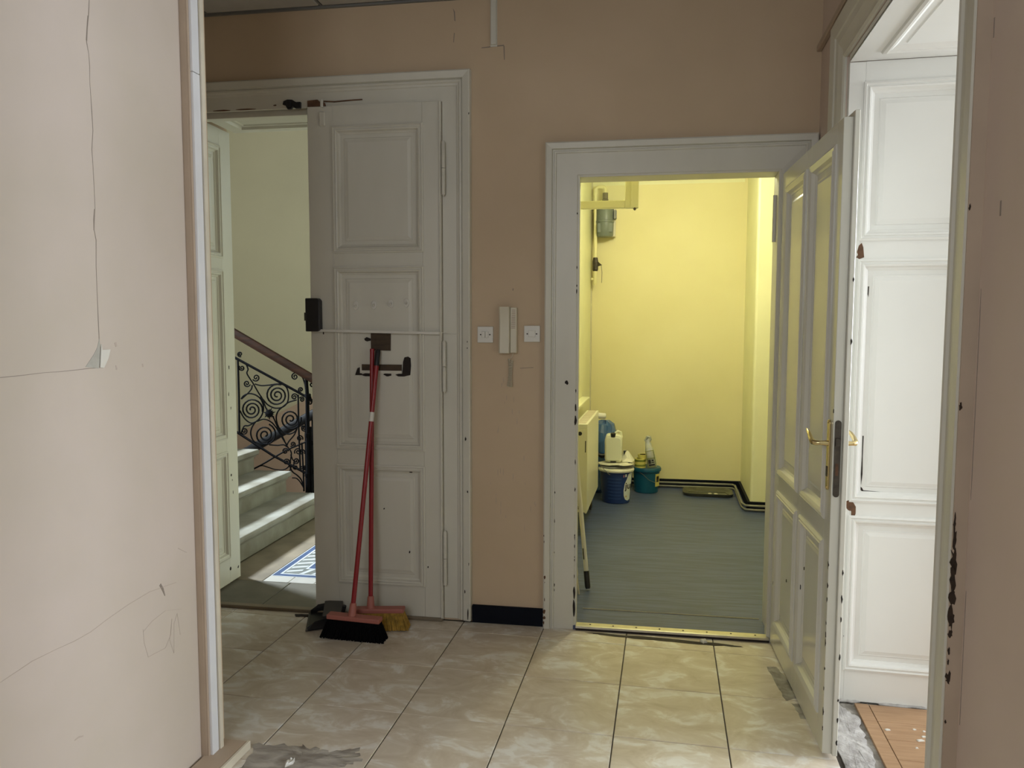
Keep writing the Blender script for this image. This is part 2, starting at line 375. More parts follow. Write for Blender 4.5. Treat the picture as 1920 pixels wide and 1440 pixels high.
for i in range(-3, 8):
    for j in range(-1, 8):
        x0 = TX0+TS*i; y1 = TY0-TS*j
        xmax, ymax = x0+TS, y1
        r = None
        whole = (x0+TS < 0.50) and (j >= 1)
        if whole and full: me, c = full, Vector((x0+TS/2, y1-TS/2, 0))
        else:
            r = make_tile(x0, x0+TS, y1-TS, y1)
            if not r: continue
            me, c = r
            if whole: full = me
        wc = TR @ c
        if wc.x < -3.0 or (wc.x < -1.6 and wc.y < 2.25): continue
        o = bpy.data.objects.new('floor_tile', me); COL.objects.link(o)
        o.location = wc; o.rotation_euler = (random.uniform(-.0012, .0012), random.uniform(-.0012, .0012), math.radians(-2.2))
        o.parent = gf; o.matrix_parent_inverse = WM(gf).inverted()
# worn places in the tiled floor
def patch(name, pts, mt, parent, h=0.0025, M=None, sub=5, noise=0.004, **k):
    """irregular rough patch, outline pts in (x, y)"""
    c = Vector((sum(p[0] for p in pts)/len(pts), sum(p[1] for p in pts)/len(pts), 0))
    out = []
    for i, p in enumerate(pts):
        q = pts[(i+1) % len(pts)]
        for t in range(sub):
            u = t/sub; out.append(Vector((p[0]+(q[0]-p[0])*u+random.uniform(-noise, noise), p[1]+(q[1]-p[1])*u+random.uniform(-noise, noise), 0)))
    g = G(); n = len(out); R = 4
    for r_ in range(R):
        s = 1-r_/R*0.999
        for p in out:
            v = c+(p-c)*s; z = h*(0.25 if r_ == 0 else random.uniform(0.5, 1.3)); g.v.append(Vector((v.x, v.y, z)))
    for r_ in range(R-1):
        for i in range(n): g.f.append((r_*n+i, r_*n+(i+1) % n, (r_+1)*n+(i+1) % n, (r_+1)*n+i))
    g.f.append(tuple((R-1)*n+i for i in range(n)))
    for p in out: g.v.append(Vector((p.x, p.y, -0.003)))
    b = R*n
    for i in range(n): g.f.append((i, (i+1) % n, b+(i+1) % n, b+i))
    return obj(name, g, mt, parent, M, smooth=60, **k)
patch('worn_patch', [(-1.30, 2.40), (-1.14, 2.42), (-1.02, 2.395), (-0.94, 2.43), (-0.90, 2.36), (-0.98, 2.30), (-1.0, 2.18), (-1.30, 2.15), (-1.28, 2.28)], M_WORN, gf, 0.0022, sub=9, noise=0.011)
patch('worn_patch', [(0.575, 3.335), (0.615, 3.34), (0.65, 3.2), (0.645, 3.06), (0.60, 3.03), (0.596, 3.12)], M_MORTAR, gf, 0.002)
patch('worn_patch', [(0.62, 3.01), (0.66, 3.02), (0.66, 2.9), (0.632, 2.90)], M_MORTAR, gf, 0.002)
patch('worn_patch', [(-0.22, 3.575), (0.10, 3.565), (0.45, 3.545), (0.50, 3.525), (0.30, 3.515), (0.05, 3.535), (-0.15, 3.55)], M_GROUT, gf, 0.0012, noise=0.006)
patch('worn_patch', [(-1.70, 3.565), (-1.61, 3.57), (-1.60, 3.535), (-1.68, 3.53)], M_CHIP, gf, 0.001)
# little flake of plaster on the worn patch
tag(patch('plaster_flake', [(-1.145, 2.325), (-1.12, 2.34), (-1.115, 2.30), (-1.135, 2.285)], M_PLASTW, None, 0.012, sub=2), 'small white plaster flake lying on the broken floor tile', 'flake')
tag(patch('plaster_flake', [(0.31, 3.56), (0.345, 3.565), (0.35, 3.54), (0.325, 3.535)], M_PLASTW, None, 0.012, sub=2), 'small white paint flake below the aluminium threshold', 'flake')

# ceiling of the hall: boards of 60 cm in a metal grid
ce = struct('ceiling', B(-3.2, 1.3, -2.8, YB+0.05, 3.012, 3.2), M_GREYP, 'suspended ceiling of square grey boards', 'ceiling')
cg = B(-0.292, 0.292, -0.292, 0.292, 0, 0.012)
first = None
for i in range(-3, 4):
    for k in range(0, 4):
        x = -1.52+0.6*i+0.3; y = YB-0.012-0.3-0.6*k
        if x < -2.6 or x > 0.6: continue
        if first is None:
            first = obj('ceiling_board', cg, M_CEIL, ce, Matrix.Translation((x, y, 2.998)), bevel=0.005)
        else:
            o = first.copy(); COL.objects.link(o); o.location = (x, y, 2.998); o.parent = ce; o.matrix_parent_inverse = WM(ce).inverted()
obj('edge_angle', B(-3.0, 0.77, YB-0.014, YB, 2.990, 3.012), M_GREYP, ce)
for x in (-2.12, -1.52, -0.92, -0.32, 0.28):
    obj('grid_bar', B(x-0.004, x+0.004, 1.0, YB-0.014, 3.000, 3.012), M_GREYP, ce)

# ------------------------------------------------------------------ entrance: casing, lining, leaf
TB = Matrix.Translation((0, YB, 0))
t1 = thing('trim_1', (-1.6, YB, 0), 'moulded grey-white casing and panelled lining round the entrance door', 'door frame', kind='structure')
PROF1 = [(0, 0), (0, 0.008), (0.068, 0.008), (0.072, 0.013), (0.080, 0.015), (0.086, 0.022), (0.094, 0.022), (0.098, 0.017), (0.102, 0.030), (0.132, 0.036), (0.138, 0.032), (0.140, 0)]
leg_casing(t1, TB, -2.27, -0.925, 2.527, PROF1, M_WHITE, base=0.012)
obj('frame_head', B(-2.27, -0.90, 3.648, 3.70, 2.503, 2.565), M_WHITE, t1, bevel=0.002)
obj('frame_post', B(-0.945, -0.90, 3.648, 3.70, 0, 2.503), M_WHITE, t1, bevel=0.002)
# left lining: u along +Y, facing +X
ML = Matrix(((0, -1, 0, -2.25), (1, 0, 0, YB), (0, 0, 1, 0), (0, 0, 0, 1)))     # u -> +Y, front (-y) -> +X
def lining(parent, M, wdt, stiles, rails, panels, mt, t=0.03):
    for a, b in stiles: obj('stile', B(a, b, 0, t, rails[0][0], rails[-1][1]), mt, parent, M, bevel=0.0012)
    for a, b in rails:
        for i in range(len(stiles)-1): obj('rail', B(stiles[i][1], stiles[i+1][0], 0, t, a, b), mt, parent, M)
    for p in panels: panel(parent, M, *p, mt, depth=t)
lining(t1, ML, 0.42, [(0.03, 0.10), (0.295, 0.41)], [(0.012, 0.16), (0.757, 0.837), (1.763, 1.838), (2.43, 2.53)],
       [(0.10, 0.16, 0.295, 0.757), (0.10, 0.837, 0.295, 1.763), (0.10, 1.838, 0.295, 2.43)], M_WHITE)
# soffit of the entrance
MS = Matrix(((1, 0, 0, -2.22), (0, 0, 1, YB+0.03), (0, 1, 0, 2.53), (0, 0, 0, 1)))   # u -> +X, v -> +Y, front (-y) -> down
sf = obj('soffit_board', G().frame(0, 0, 1.33, 0.38, [(0, 0), (0.08, 0), (0.084, -0.008), (0.095, -0.010), (0.10, 0.004), (0.118, 0.004), (0.122, 0.010)], True), M_WHITE, t1, MS)
obj('right_lining', B(-0.925, -0.90, 3.70, 4.04, 0, 2.53), M_WHITE, t1)
chips(t1, ML, [(0.12, 0.055, .014, .010), (0.16, 0.075, .008, .006), (0.18, 0.082, .006, .005), (0.30, 0.09, .009, .012), (0.385, 0.075, .008, .010),
               (0.14, 0.045, .006, .008), (0.335, 0.62, .006, .010), (0.345, 0.59, .003, .006), (0.35, 0.52, .003, .012), (0.34, 1.23, .005, .012), (0.35, 1.0, .004, .01), (0.33, 1.08, .004, .012)], M_CHIP)
chips(t1, Matrix.Translation((0, YB-0.036, 0)), [(-0.795, 0.30, .002, .008), (-0.80, 0.66, .003, .007), (-0.81, 0.92, .004, .01), (-0.80, 1.36, .002, .004), (-0.80, 1.39, .002, .005), (-0.79, 2.46, .002, .006), (-0.80, 0.05, .004, .03), (-0.815, 0.16, .002, .01)])
chips(t1, Matrix.Translation((0, YB-0.008, 0)), [(-1.77, 2.546, .010, .004), (-2.05, 2.532, .05, .004), (-1.92, 2.533, .06, .003)], M_CHIPB)
# bolt keep and bolt on the frame head
kp = thing('bolt_keep', (-1.675, YB-0.014, 2.52), 'black iron bolt keep screwed to the entrance door head', 'bolt keep')
obj('plate', G().prism([(-1.72, 2.56), (-1.70, 2.567), (-1.675, 2.565), (-1.655, 2.553), (-1.632, 2.553), (-1.632, 2.524), (-1.66, 2.524), (-1.672, 2.534), (-1.68, 2.521), (-1.70, 2.521), (-1.71, 2.540), (-1.725, 2.544)], YB-0.022, YB-0.009), M_BLACK, kp, bevel=0.001)
obj('tongue', B(-1.70, -1.68, YB-0.030, YB-0.022, 2.53, 2.556), M_BLACK, kp, bevel=0.001)
bl = thing('top_bolt', (-1.55, YB-0.03, 2.50), 'rusty brown bolt at the top corner of the door leaf', 'bolt')
obj('plate', G().prism([(-1.597, 2.528), (-1.597, 2.557), (-1.545, 2.560), (-1.53, 2.548), (-1.51, 2.545), (-1.505, 2.530), (-1.53, 2.528)], YB-0.02, YB-0.009), M_CHIPB, bl)
obj('rod', G().tube([(-1.52, YB-0.028, 2.52), (-1.52, YB-0.028, 2.555)], 0.008, 8), M_WHITE, bl)
obj('wire', G().tube([(-1.515, YB-0.016, 2.552), (-1.46, YB-0.014, 2.548), (-1.38, YB-0.012, 2.552), (-1.32, YB-0.012, 2.553)], 0.003, 6), M_CHIPB, bl)
obj('guide', B(-1.535, -1.505, YB-0.032, YB-0.021, 2.43, 2.50), M_WHITE, bl, bevel=0.004)

# standing leaf of the entrance
d1 = thing('door_1', (-1.26, 3.6, 0), 'standing grey-white entrance leaf with three panels and letter slot', 'door', kind='structure')
LX0, LX1, LZ0, LZ1, LT = -1.598, -0.928, 0.006, 2.527, 0.045
MD = Matrix.Translation((LX0, 3.598, 0))
def lx(X): return X-LX0
W1 = LX1-LX0
PX0, PX1 = lx(-1.469), lx(-1.022)
obj('stile', B(0, PX0, 0, LT, LZ0, LZ1), M_WHITE, d1, MD, bevel=0.002)
obj('stile', B(PX1, W1, 0, LT, LZ0, LZ1), M_WHITE, d1, MD, bevel=0.002)
for a, b in ((LZ0, 0.172), (0.770, 0.856), (1.749, 1.826), (2.425, LZ1)): obj('rail', B(PX0, PX1, 0, LT, a, b), M_WHITE, d1, MD)
for a, b in ((0.172, 0.770), (0.856, 1.749), (1.826, 2.425)): panel(d1, MD, PX0, a, PX1, b, M_WHITE, depth=LT-0.005)
obj('edge_bead', G().tube([(W1-0.006, -0.003, LZ0+0.01), (W1-0.006, -0.003, LZ1-0.004)], 0.006, 8), M_WHITE, d1, MD, smooth=40)
for z0, z1 in ((2.083, 2.342), (1.141, 1.397), (0.179, 0.461)):
    h = obj('hinge', G().tube([(W1+0.012, -0.006, z0+0.008), (W1+0.012, -0.006, (z0+z1)/2-0.001)], 0.0095, 10), M_WHITE, d1, MD, smooth=40)
    obj('knuckle', G().tube([(W1+0.012, -0.006, (z0+z1)/2+0.001), (W1+0.012, -0.006, z1-0.01), (W1+0.012, -0.006, z1)], [0.0095, 0.0095, 0.004], 10), M_WHITE, h, MD, smooth=40)
    obj('pin_end', G().tube([(W1+0.012, -0.006, z0+0.008), (W1+0.012, -0.006, z0)], [0.007, 0.003], 8), M_WHITE, h, MD, smooth=40)
def rag(cx, cz, a, b, n=14, j=0.25):
    return [(cx+a*random.uniform(1-j, 1+j)*math.cos(2*PI*k/n), cz+b*random.uniform(1-j, 1+j)*math.sin(2*PI*k/n)) for k in range(n)]
# old lock hole, letter slot
obj('lock_patch', G().prism([(lx(-1.288), 1.346), (lx(-1.188), 1.344), (lx(-1.186), 1.434), (lx(-1.288), 1.436)], 0.0, 0.012), M_DARKW, d1, MD)
obj('key_stub', G().prism([(lx(-1.322), 1.402), (lx(-1.31), 1.410), (lx(-1.290), 1.403), (lx(-1.290), 1.393), (lx(-1.308), 1.389), (lx(-1.318), 1.393)], 0.0, 0.012), M_CHIP, d1, MD)
sl = obj('letter_slot', B(lx(-1.336), lx(-1.132), 0.0, 0.012, 1.244, 1.276), M_DARKW, d1, MD)
obj('slot_frame', G().box(lx(-1.345), lx(-1.132), -0.003, 0.012, 1.232, 1.246).box(lx(-1.345), lx(-1.336), -0.003, 0.012, 1.246, 1.277), M_WHITE, sl, MD)
for pts in ([(lx(-1.125), 1.29), (lx(-1.118), 1.312), (lx(-1.10), 1.316), (lx(-1.088), 1.308), (lx(-1.086), 1.27), (lx(-1.090), 1.225), (lx(-1.105), 1.222), (lx(-1.12), 1.218), (lx(-1.15), 1.218), (lx(-1.165), 1.226), (lx(-1.15), 1.231), (lx(-1.13), 1.232)],
            [(lx(-1.372), 1.222), (lx(-1.360), 1.256), (lx(-1.346), 1.262), (lx(-1.346), 1.234), (lx(-1.335), 1.228), (lx(-1.338), 1.222)],
            rag(lx(-1.298), 1.2245, 0.034, 0.010), rag(lx(-1.205), 1.226, 0.018, 0.009)):
    obj('scorch_mark', G().prism(pts, 0.0015, 0.012), M_CHIP, d1, MD)
for u, z, a, b in ((-1.536, 1.446, .003, .003), (-1.533, 1.428, .004, .007), (-1.026, 1.492, .003, .005), (-1.026, 1.465, .002, .005), (-1.105, 0.768, .012, .003), (-1.09, 0.745, .008, .003),
                   (-1.02, 0.955, .002, .006), (-1.005, 0.27, .003, .006), (-1.23, 0.555, .003, .003), (-1.10, 0.34, .003, .006), (-1.465, 0.56, .003, .003)):
    obj('paint_chip', G().prism(rag(lx(u), z, a, b, 9), -0.0005 if a < .011 else -0.0008, 0.012), M_CHIP, d1, MD)
# white cable strip over the leaf, wire to the frame
cs = thing('cable_strip', (-1.25, 3.585, 1.43), 'thin white cable strip running across the entrance leaf', 'cable strip')
obj('strip', G().prism([(-1.58, 1.436), (-0.936, 1.424), (-0.936, 1.437), (-1.58, 1.449)], 3.575, 3.5895), M_PLASTW, cs, bevel=0.001)
obj('wire', G().tube([(-0.936, 3.585, 1.432), (-0.91, 3.588, 1.434), (-0.89, 3.605, 1.427), (-0.87, 3.61, 1.426), (-0.855, 3.608, 1.427)], 0.002, 6), M_PLASTW, cs)
# rim lock
rl = thing('rim_lock', (-1.57, 3.55, 1.436), 'black rim lock box on the edge of the entrance leaf', 'lock')
obj('case', G().prism([(-1.608, 1.437), (-1.548, 1.437), (-1.536, 1.447), (-1.536, 1.588), (-1.546, 1.600), (-1.608, 1.600)], 3.555, 3.597), M_BLACK, rl, bevel=0.003)
obj('latch', B(-1.618, -1.608, 3.565, 3.585, 1.49, 1.53), M_STEELD, rl)
for X, Z, nth in ((-1.363, 1.564, 'first white oval coat hook from the rim lock'), (-1.270, 1.567, 'second white oval coat hook from the rim lock'), (-1.183, 1.574, 'third white oval coat hook from the rim lock'), (-1.105, 1.577, 'last white oval coat hook, nearest the leaf hinges')):
    hk = thing('coat_hook', (X, 3.60, Z-0.02), nth, 'hook', 'row of white coat hooks')
    el = [(X+0.013*math.cos(2*PI*k/16), Z+0.021*math.sin(2*PI*k/16)) for k in range(16)]
    obj('base', G().prism(el, 3.597, 3.603), M_PLASTW, hk, bevel=0.001)
    obj('peg', G().tube([(X, 3.599, Z+0.002), (X, 3.588, Z-0.004), (X+0.001, 3.583, Z+0.004)], [0.006, 0.0045, 0.004], 8), M_PLASTW, hk, smooth=50)
# threshold
th = struct('trim_6', B(-2.27, -0.93, 3.585, 3.625, 0.0, 0.016), M_BORDER, 'thin worn threshold strip of the entrance', 'threshold', bevel=0.003)

# ------------------------------------------------------------------ yellow room doorway
t2 = thing('trim_2', (0.17, YB, 0), 'chipped white casing round the yellow room doorway', 'door frame', kind='structure')
PROF2 = [(0, 0), (0, 0.014), (0.004, 0.018), (0.100, 0.018), (0.104, 0.024), (0.110, 0.024), (0.113, 0.019), (0.118, 0.019), (0.122, 0.032), (0.146, 0.036), (0.152, 0.032), (0.153, 0)]
leg_casing(t2, TB, -0.276, 0.626, 2.163, PROF2, M_WHITE)
for n_, b_ in (('frame_post', (-0.300, -0.268, 3.607, 3.66, 0.012, 2.19)), ('frame_post', (0.618, 0.66, 3.607, 3.66, 0.012, 2.19)), ('frame_head', (-0.268, 0.618, 3.607, 3.66, 2.155, 2.19)),
               ('jamb_board', (-0.30, -0.283, 3.66, 3.82, 0.012, 2.19)), ('jamb_board', (0.633, 0.66, 3.66, 3.82, 0.012, 2.19)), ('head_board', (-0.283, 0.633, 3.66, 3.82, 2.168, 2.19))):
    obj(n_, B(*b_), M_WHITE, t2, bevel=0.002)
obj('stop_bead', G().tube([(-0.28, 3.70, 2.172), (0.48, 3.70, 2.172)], 0.008, 8), M_GREYP, t2)
obj('hinge', G().tube([(0.612, 3.662, 1.85), (0.612, 3.662, 2.06)], 0.009, 10), M_WHITE, t2, smooth=40)
MC = Matrix.Translation((0, YB-0.0185, 0))
sp = []
for k in range(16): sp.append((-0.2785, random.choice([random.uniform(0.05, 0.5), random.uniform(0.6, 2.05)]), random.uniform(.0015, .003), random.uniform(.004, .013)))
for k in range(9): sp.append((-0.3785+random.uniform(-.004, .004), random.uniform(0.05, 0.75), .0025, random.uniform(.004, .012)))
sp += [(-0.322, 1.20, .010, .011), (-0.279, 1.08, .005, .022), (-0.279, 1.02, .006, .025), (-0.279, 0.10, .006, .05), (-0.279, 0.18, .005, .03)]
chips(t2, MC, sp)
chips(t2, Matrix.Translation((0, YB-0.0365, 0)), [(-0.420, 0.255, .006, .010), (-0.421, 0.085, .007, .010), (-0.421, 0.055, .007, .009), (-0.424, 0.03, .004, .008), (-0.42, 0.23, .002, .003), (-0.42, 0.145, .002, .01), (-0.424, 0.43, .002, .007), (-0.425, 0.46, .002, .005)], M_CHIPB)
th2 = thing('trim_7', (0.18, 3.6, 0), 'linoleum threshold with screwed aluminium edge strip', 'threshold', kind='structure')
obj('sill', B(-0.283, 0.633, 3.600, 3.83, 0.0, 0.020), M_LINO, th2)
obj('dark_gap', B(-0.27, 0.63, 3.592, 3.600, 0.0, 0.015), M_CHIP, th2)
es = obj('edge_strip', G().prism([(0, 0), (0.035, 0.004), (0.035, 0.006), (0.002, 0.004), (-0.004, 0.001), (-0.006, -0.008), (-0.004, -0.008)], 0, 0.90), M_ALU, th2,
         Matrix(((0, 1, 0, -0.27), (1, 0, 0, 3.596), (0, 0, 1, 0.019), (0, 0, 0, 1))))
for k in range(8): obj('screw', G().lathe([(0, 0.002), (0.004, 0.0015), (0.005, 0)], (-0.20+0.11*k, 3.612, 0.0242), 8), M_STEELD, es)
obj('joint_strip', G().tube([(-0.25, 3.826, 0.021), (0.62, 3.826, 0.021)], 0.004, 6), M_ALU, th2)

# yellow room shell
RP = Matrix.Translation((0.905, 6.16, 0)) @ Matrix.Rotation(math.radians(-2.2), 4, 'Z') @ Matrix.Translation((-0.905, -6.16, 0))
RA = Matrix.Translation((-0.40, 7.0, 0)) @ Matrix.Rotation(math.radians(-2.2), 4, 'Z') @ Matrix.Translation((0.40, -7.0, 0))
struct('floor_yellow_room', B(-0.55, 1.6, 3.80, 7.1, -0.05, 0.015), M_LINO, 'blue-grey streaked linoleum floor of the yellow room', 'floor')
struct('wall_yellow_back', B(-0.6, 1.7, 6.96, 7.15, -0.05, 2.95), M_YELLOW, 'yellow painted back wall behind the buckets', 'wall')
struct('wall_yellow_left', B(-0.62, -0.405, 3.70, 7.05, -0.05, 2.95), M_YCREAM, 'pale yellow side wall behind the radiator', 'wall', RA)
struct('wall_yellow_right', B(1.5, 1.7, 3.80, 7.0, -0.05, 2.95), M_YELLOW, 'yellow side wall behind the chimney breast', 'wall')
struct('wall_yellow_pier', B(0.905, 1.52, 6.16, 6.98, -0.05, 2.95), M_YCREAM, 'pale yellow wall pier stepping out beside the back wall', 'wall', RP, bevel=0.02, bseg=2)
struct('wall_yellow_front', G().box(-0.56, -0.30, 3.80, 3.815, 0, 2.95).box(-0.30, 0.66, 3.80, 3.815, 2.19, 2.95).box(0.66, 1.6, 3.80, 3.815, 0, 2.95), M_YELLOW, 'yellow inner face of the doorway wall', 'wall')
struct('ceiling_yellow_room', B(-0.6, 1.7, 3.80, 7.1, 2.80, 3.0), M_YCREAM, 'pale ceiling of the yellow room', 'ceiling')
# cove
cv = []
for k in range(7):
    a = k/6*PI/2; cv.append((0.10-0.10*math.sin(a), 2.70+0.10-0.10*math.cos(a)))
g = G().prism([(0, 2.70)]+[(0.0+0.10*(1-math.cos(a)), 2.70+0.10*math.sin(a)) for a in [k*PI/12 for k in range(7)]]+[(0, 2.80)], -0.405, 0.91)
struct('trim_8', g, M_YCREAM, 'curved plaster cove along the yellow back wall', 'cove', Matrix(((0, 1, 0, 0), (-1, 0, 0, 6.961), (0, 0, 1, 0), (0, 0, 0, 1))), smooth=40)
# lamp of the yellow room
lamp = thing('ceiling_lamp', (0.30, 5.15, 2.80), 'round glass ceiling lamp of the yellow room', 'lamp')
obj('rose', G().lathe([(0.001, 0), (0.08, 0), (0.08, -0.03), (0.001, -0.03)], (0.30, 5.15, 2.80), 20), M_PLASTW, lamp, smooth=40)
pl = point('yellow_room_lamp_light', (0.30, 5.15, 2.62), 50, (1.0, 0.985, 0.72), 0.10)

# black skirting and heating pipes round the pier
bb = thing('baseboard_yellow_room', (0.4, 6.9, 0.015), 'black skirting strip along the yellow walls', 'baseboard', kind='structure')
obj('strip', B(-0.40, 0.920, 6.94, 6.96, 0.015, 0.085), M_BASEB, bb)
obj('strip', B(0.885, 0.905, 6.14, 6.96, 0.015, 0.085), M_BASEB, bb, RP)
obj('strip', B(0.885, 1.4, 6.14, 6.16, 0.015, 0.085), M_BASEB, bb, RP)
for k, (z, off) in enumerate(((0.062, 0.035), (0.030, 0.035))):
    pp = [(-0.38, 6.94-off, z), (0.83, 6.94-off, z), (0.86, 6.935-off, z), (0.913-off, 6.86, z), (0.885-off, 6.20, z), (0.885-off+0.015, 6.15-off, z), (0.93, 6.14-off, z), (1.40, 6.14-off, z)]
    ob = obj('heating_pipe', G().tube(pp, 0.0095, 10), M_PIPE, smooth=60)
    tag(ob, 'upper thin grey heating pipe along the black skirting' if k == 0 else 'lower thin grey heating pipe just above the linoleum', 'pipe')

# ------------------------------------------------------------------ door leaf of the yellow room (open)
d2 = thing('door_2', (0.64, 3.1, 0), 'open white glossy four-panel door with brass handle', 'door', kind='structure')
hx, hy, ex, ey = 0.632, 3.582, 0.648, 2.645
ud = Vector((ex-hx, ey-hy, 0)).normalized(); L2 = 0.937
nd = Vector((-ud.y*-1, 0, 0))
nv = Vector((ud.y, -ud.x, 0))                       # candidate normal
if nv.x > 0: nv = -nv                               # front faces -X, towards the opening
M2 = Matrix(((ud.x, -nv.x, 0, hx), (ud.y, -nv.y, 0, hy), (0, 0, 1, 0), (0, 0, 0, 1)))   # u along leaf, y into the leaf
Z0, Z1 = 0.012, 2.14
SU = [(0.0, 0.085), (0.455, 0.520), (0.865, L2)]
RV = [(Z0, 0.125), (0.735, 0.815), (2.065, Z1)]
for a, b in SU: obj('stile', B(a, b, 0, 0.030, Z0, Z1), M_GLOSS, d2, M2, bevel=0.0015)
for a, b in RV:
    for i in range(2): obj('rail', B(SU[i][1], SU[i+1][0], 0, 0.030, a, b), M_GLOSS, d2, M2)
MO2 = [(-0.004, 0.001), (-0.004, -0.005), (0.004, -0.010), (0.012, -0.007), (0.015, -0.011), (0.026, -0.006), (0.034, 0.006), (0.040, 0.010), (0.042, 0.014)]
FI2 = [(0.036, 0.0125), (0.062, 0.0125), (0.066, 0.008), (0.070, 0.008), (0.080, 0.005)]
for i in range(2):
    for a, b in ((0.125, 0.735), (0.815, 2.065)): panel(d2, M2, SU[i][1], a, SU[i+1][0], b, M_GLOSS, MO2, FI2, 0.028)
obj('rebate_lip', G().box(0.0, L2+0.014, 0.030, 0.046, Z0, Z1+0.018), M_GLOSS, d2, M2, bevel=0.0015)
# lock face on the leaf edge
MEd = M2 @ Matrix.Translation((L2, 0, 0))
lf = obj('lock_face', G().prism([(0.007+0.010*math.cos(t), 0.912+0.010*math.sin(t)) for t in [PI+PI*k/6 for k in range(7)]]+[(0.007+0.010*math.cos(t), 1.150+0.010*math.sin(t)) for t in [PI*k/6 for k in range(7)]], -0.003, 0.003), M_STEELD, d2,
         MEd @ Matrix(((0, -1, 0, 0), (1, 0, 0, 0.008), (0, 0, 1, 0), (0, 0, 0, 1))))
obj('latch', B(0.002, 0.012, 0.007, 0.020, 1.075, 1.100), M_STEELD, lf, MEd)
obj('dead_bolt', B(0.002, 0.0045, 0.010, 0.019, 0.975, 1.015), M_CHIPB, lf, MEd)
# brass plate and lever
pu = 0.898
hp = obj('handle_plate', G().prism([(pu+0.015*math.cos(t), 0.930+0.012*math.sin(t)) for t in [PI+PI*k/8 for k in range(9)]]+[(pu+0.015*math.cos(t), 1.146+0.012*math.sin(t)) for t in [PI*k/8 for k in range(9)]], -0.006, 0.0), M_BRASS, d2, M2, bevel=0.0015)
obj('lever', G().tube([(pu, -0.004, 1.078), (pu, -0.030, 1.078), (pu-0.002, -0.044, 1.078), (pu-0.012, -0.051, 1.079), (pu-0.030, -0.053, 1.086), (pu-0.050, -0.053, 1.097), (pu-0.070, -0.053, 1.106), (pu-0.090, -0.052, 1.111), (pu-0.112, -0.050, 1.112)], [0.010, 0.0075, 0.009, 0.0095, 0.008, 0.007, 0.006, 0.0045, 0.002], 12), M_BRASS, hp, M2, smooth=60)
obj('key_hole', B(pu-0.008, pu+0.008, -0.0075, -0.005, 0.965, 1.00), M_STEELD, hp, M2)
for z in (0.927, 1.150): obj('screw', G().tube([(pu, -0.0085, z), (pu, -0.005, z)], 0.0045, 8), M_BRASS, hp, M2)
obj('rear_lever', G().tube([(pu, 0.046, 1.078), (pu, 0.070, 1.078), (pu-0.003, 0.082, 1.078), (pu-0.014, 0.087, 1.081), (pu-0.035, 0.087, 1.092), (pu-0.060, 0.084, 1.104), (pu-0.085, 0.078, 1.111), (pu-0.11, 0.070, 1.112)], [0.009, 0.0075, 0.009, 0.009, 0.008, 0.007, 0.005, 0.002], 12), M_BRASS, d2, M2, smooth=60)
sp = [(L2-0.004, z, .004, random.uniform(.006, .018)) for z in (0.10, 0.16, 0.24, 0.31, 0.40, 0.43, 0.47, 0.55, 0.60, 0.67, 1.19)]
sp += [(0.10, 0.62, .004, .008), (0.30, 0.40, .004, .007), (0.55, 0.46, .004, .010), (0.60, 0.55, .003, .006), (0.85, 0.33, .003, .008), (0.03, 0.30, .003, .01)]
chips(d2, M2, sp)
chips(d2, MEd @ Matrix(((0, -1, 0, 0.0), (1, 0, 0, 0), (0, 0, 1, 0), (0, 0, 0, 1))) @ Matrix.Identity(4), [(0.0425, z, .003, random.uniform(.006, .016)) for z in (0.06, 0.14, 0.21, 0.36, 0.49, 0.56, 0.65, 1.42, 1.62)], y=-0.0146)
# ------------------------------------------------------------------ tall doorway in the right wall
MRW = TR @ Matrix(((0, -1, 0, RX), (-1, 0, 0, 0), (0, 0, 1, 0), (0, 0, 0, 1)))
# local x -> -Y_t ; local y -> -X_t  => front (-y) would face +X: flip so that front faces -X
MRW = TR @ Matrix(((0, 1, 0, RX), (-1, 0, 0, 0), (0, 0, 1, 0), (0, 0, 0, 1)))            # local x -> -Y_t, local y -> +X_t, front (-y) -> -X_t
t3 = thing('trim_3', tuple(TR @ Vector((RX, 2.54, 0))), 'tall white moulded casing and panelled lining of the right doorway', 'door frame', kind='structure')
PROF3 = [(0, 0), (0, 0.008), (0.010, 0.014), (0.018, 0.012), (0.022, 0.006), (0.040, 0.008), (0.075, 0.018), (0.100, 0.021), (0.105, 0.026), (0.115, 0.028), (0.155, 0.033), (0.160, 0.030), (0.160, 0)]
leg_casing(t3, MRW, -3.135, -1.947, 2.475, PROF3, M_WHITE)
obj('casing_back_edge', B(RX-0.029, RX+0.006, 1.783, 1.7885, 0.0, 2.63), M_EDGE, t3, TR)
# far lining (faces -Y): u -> +X_t
MF = TR @ Matrix.Translation((RX, 3.135, 0))
def xs(a): return a
lining(t3, MF @ Matrix.Translation((0, -0.03, 0)), 0.52, [(0.004, 0.062), (0.455, 0.52)], [(0.0, 0.130), (0.735, 0.800), (1.715, 1.795), (2.365, 2.445)],
       [(0.062, 0.130, 0.455, 0.735), (0.062, 0.800, 0.455, 1.715), (0.062, 1.795, 0.455, 2.365)], M_LINING)
MSO = TR @ Matrix(((1, 0, 0, RX), (0, 0, 1, 1.95), (0, 1, 0, 2.447), (0, 0, 0, 1)))
obj('soffit_board', G().frame(0.004, 0, 0.52, 1.155, [(0, 0), (0.085, 0), (0.089, -0.008), (0.100, -0.011), (0.106, -0.004), (0.112, -0.004), (0.128, 0.008), (0.150, 0.008), (0.154, 0.005)], True).box(0.004, 0.52, 0.010, 0.026, 0, 1.155), M_LINING, t3, MSO)
obj('near_lining', B(RX+0.004, RX+0.52, 1.947, 1.977, 0, 2.445), M_LINING, t3, TR)
MFp = MF @ Matrix.Translation((0, -0.03, 0))
chips(t3, MFp, [(0.060, 0.775, .014, .020)], M_CHIPB)
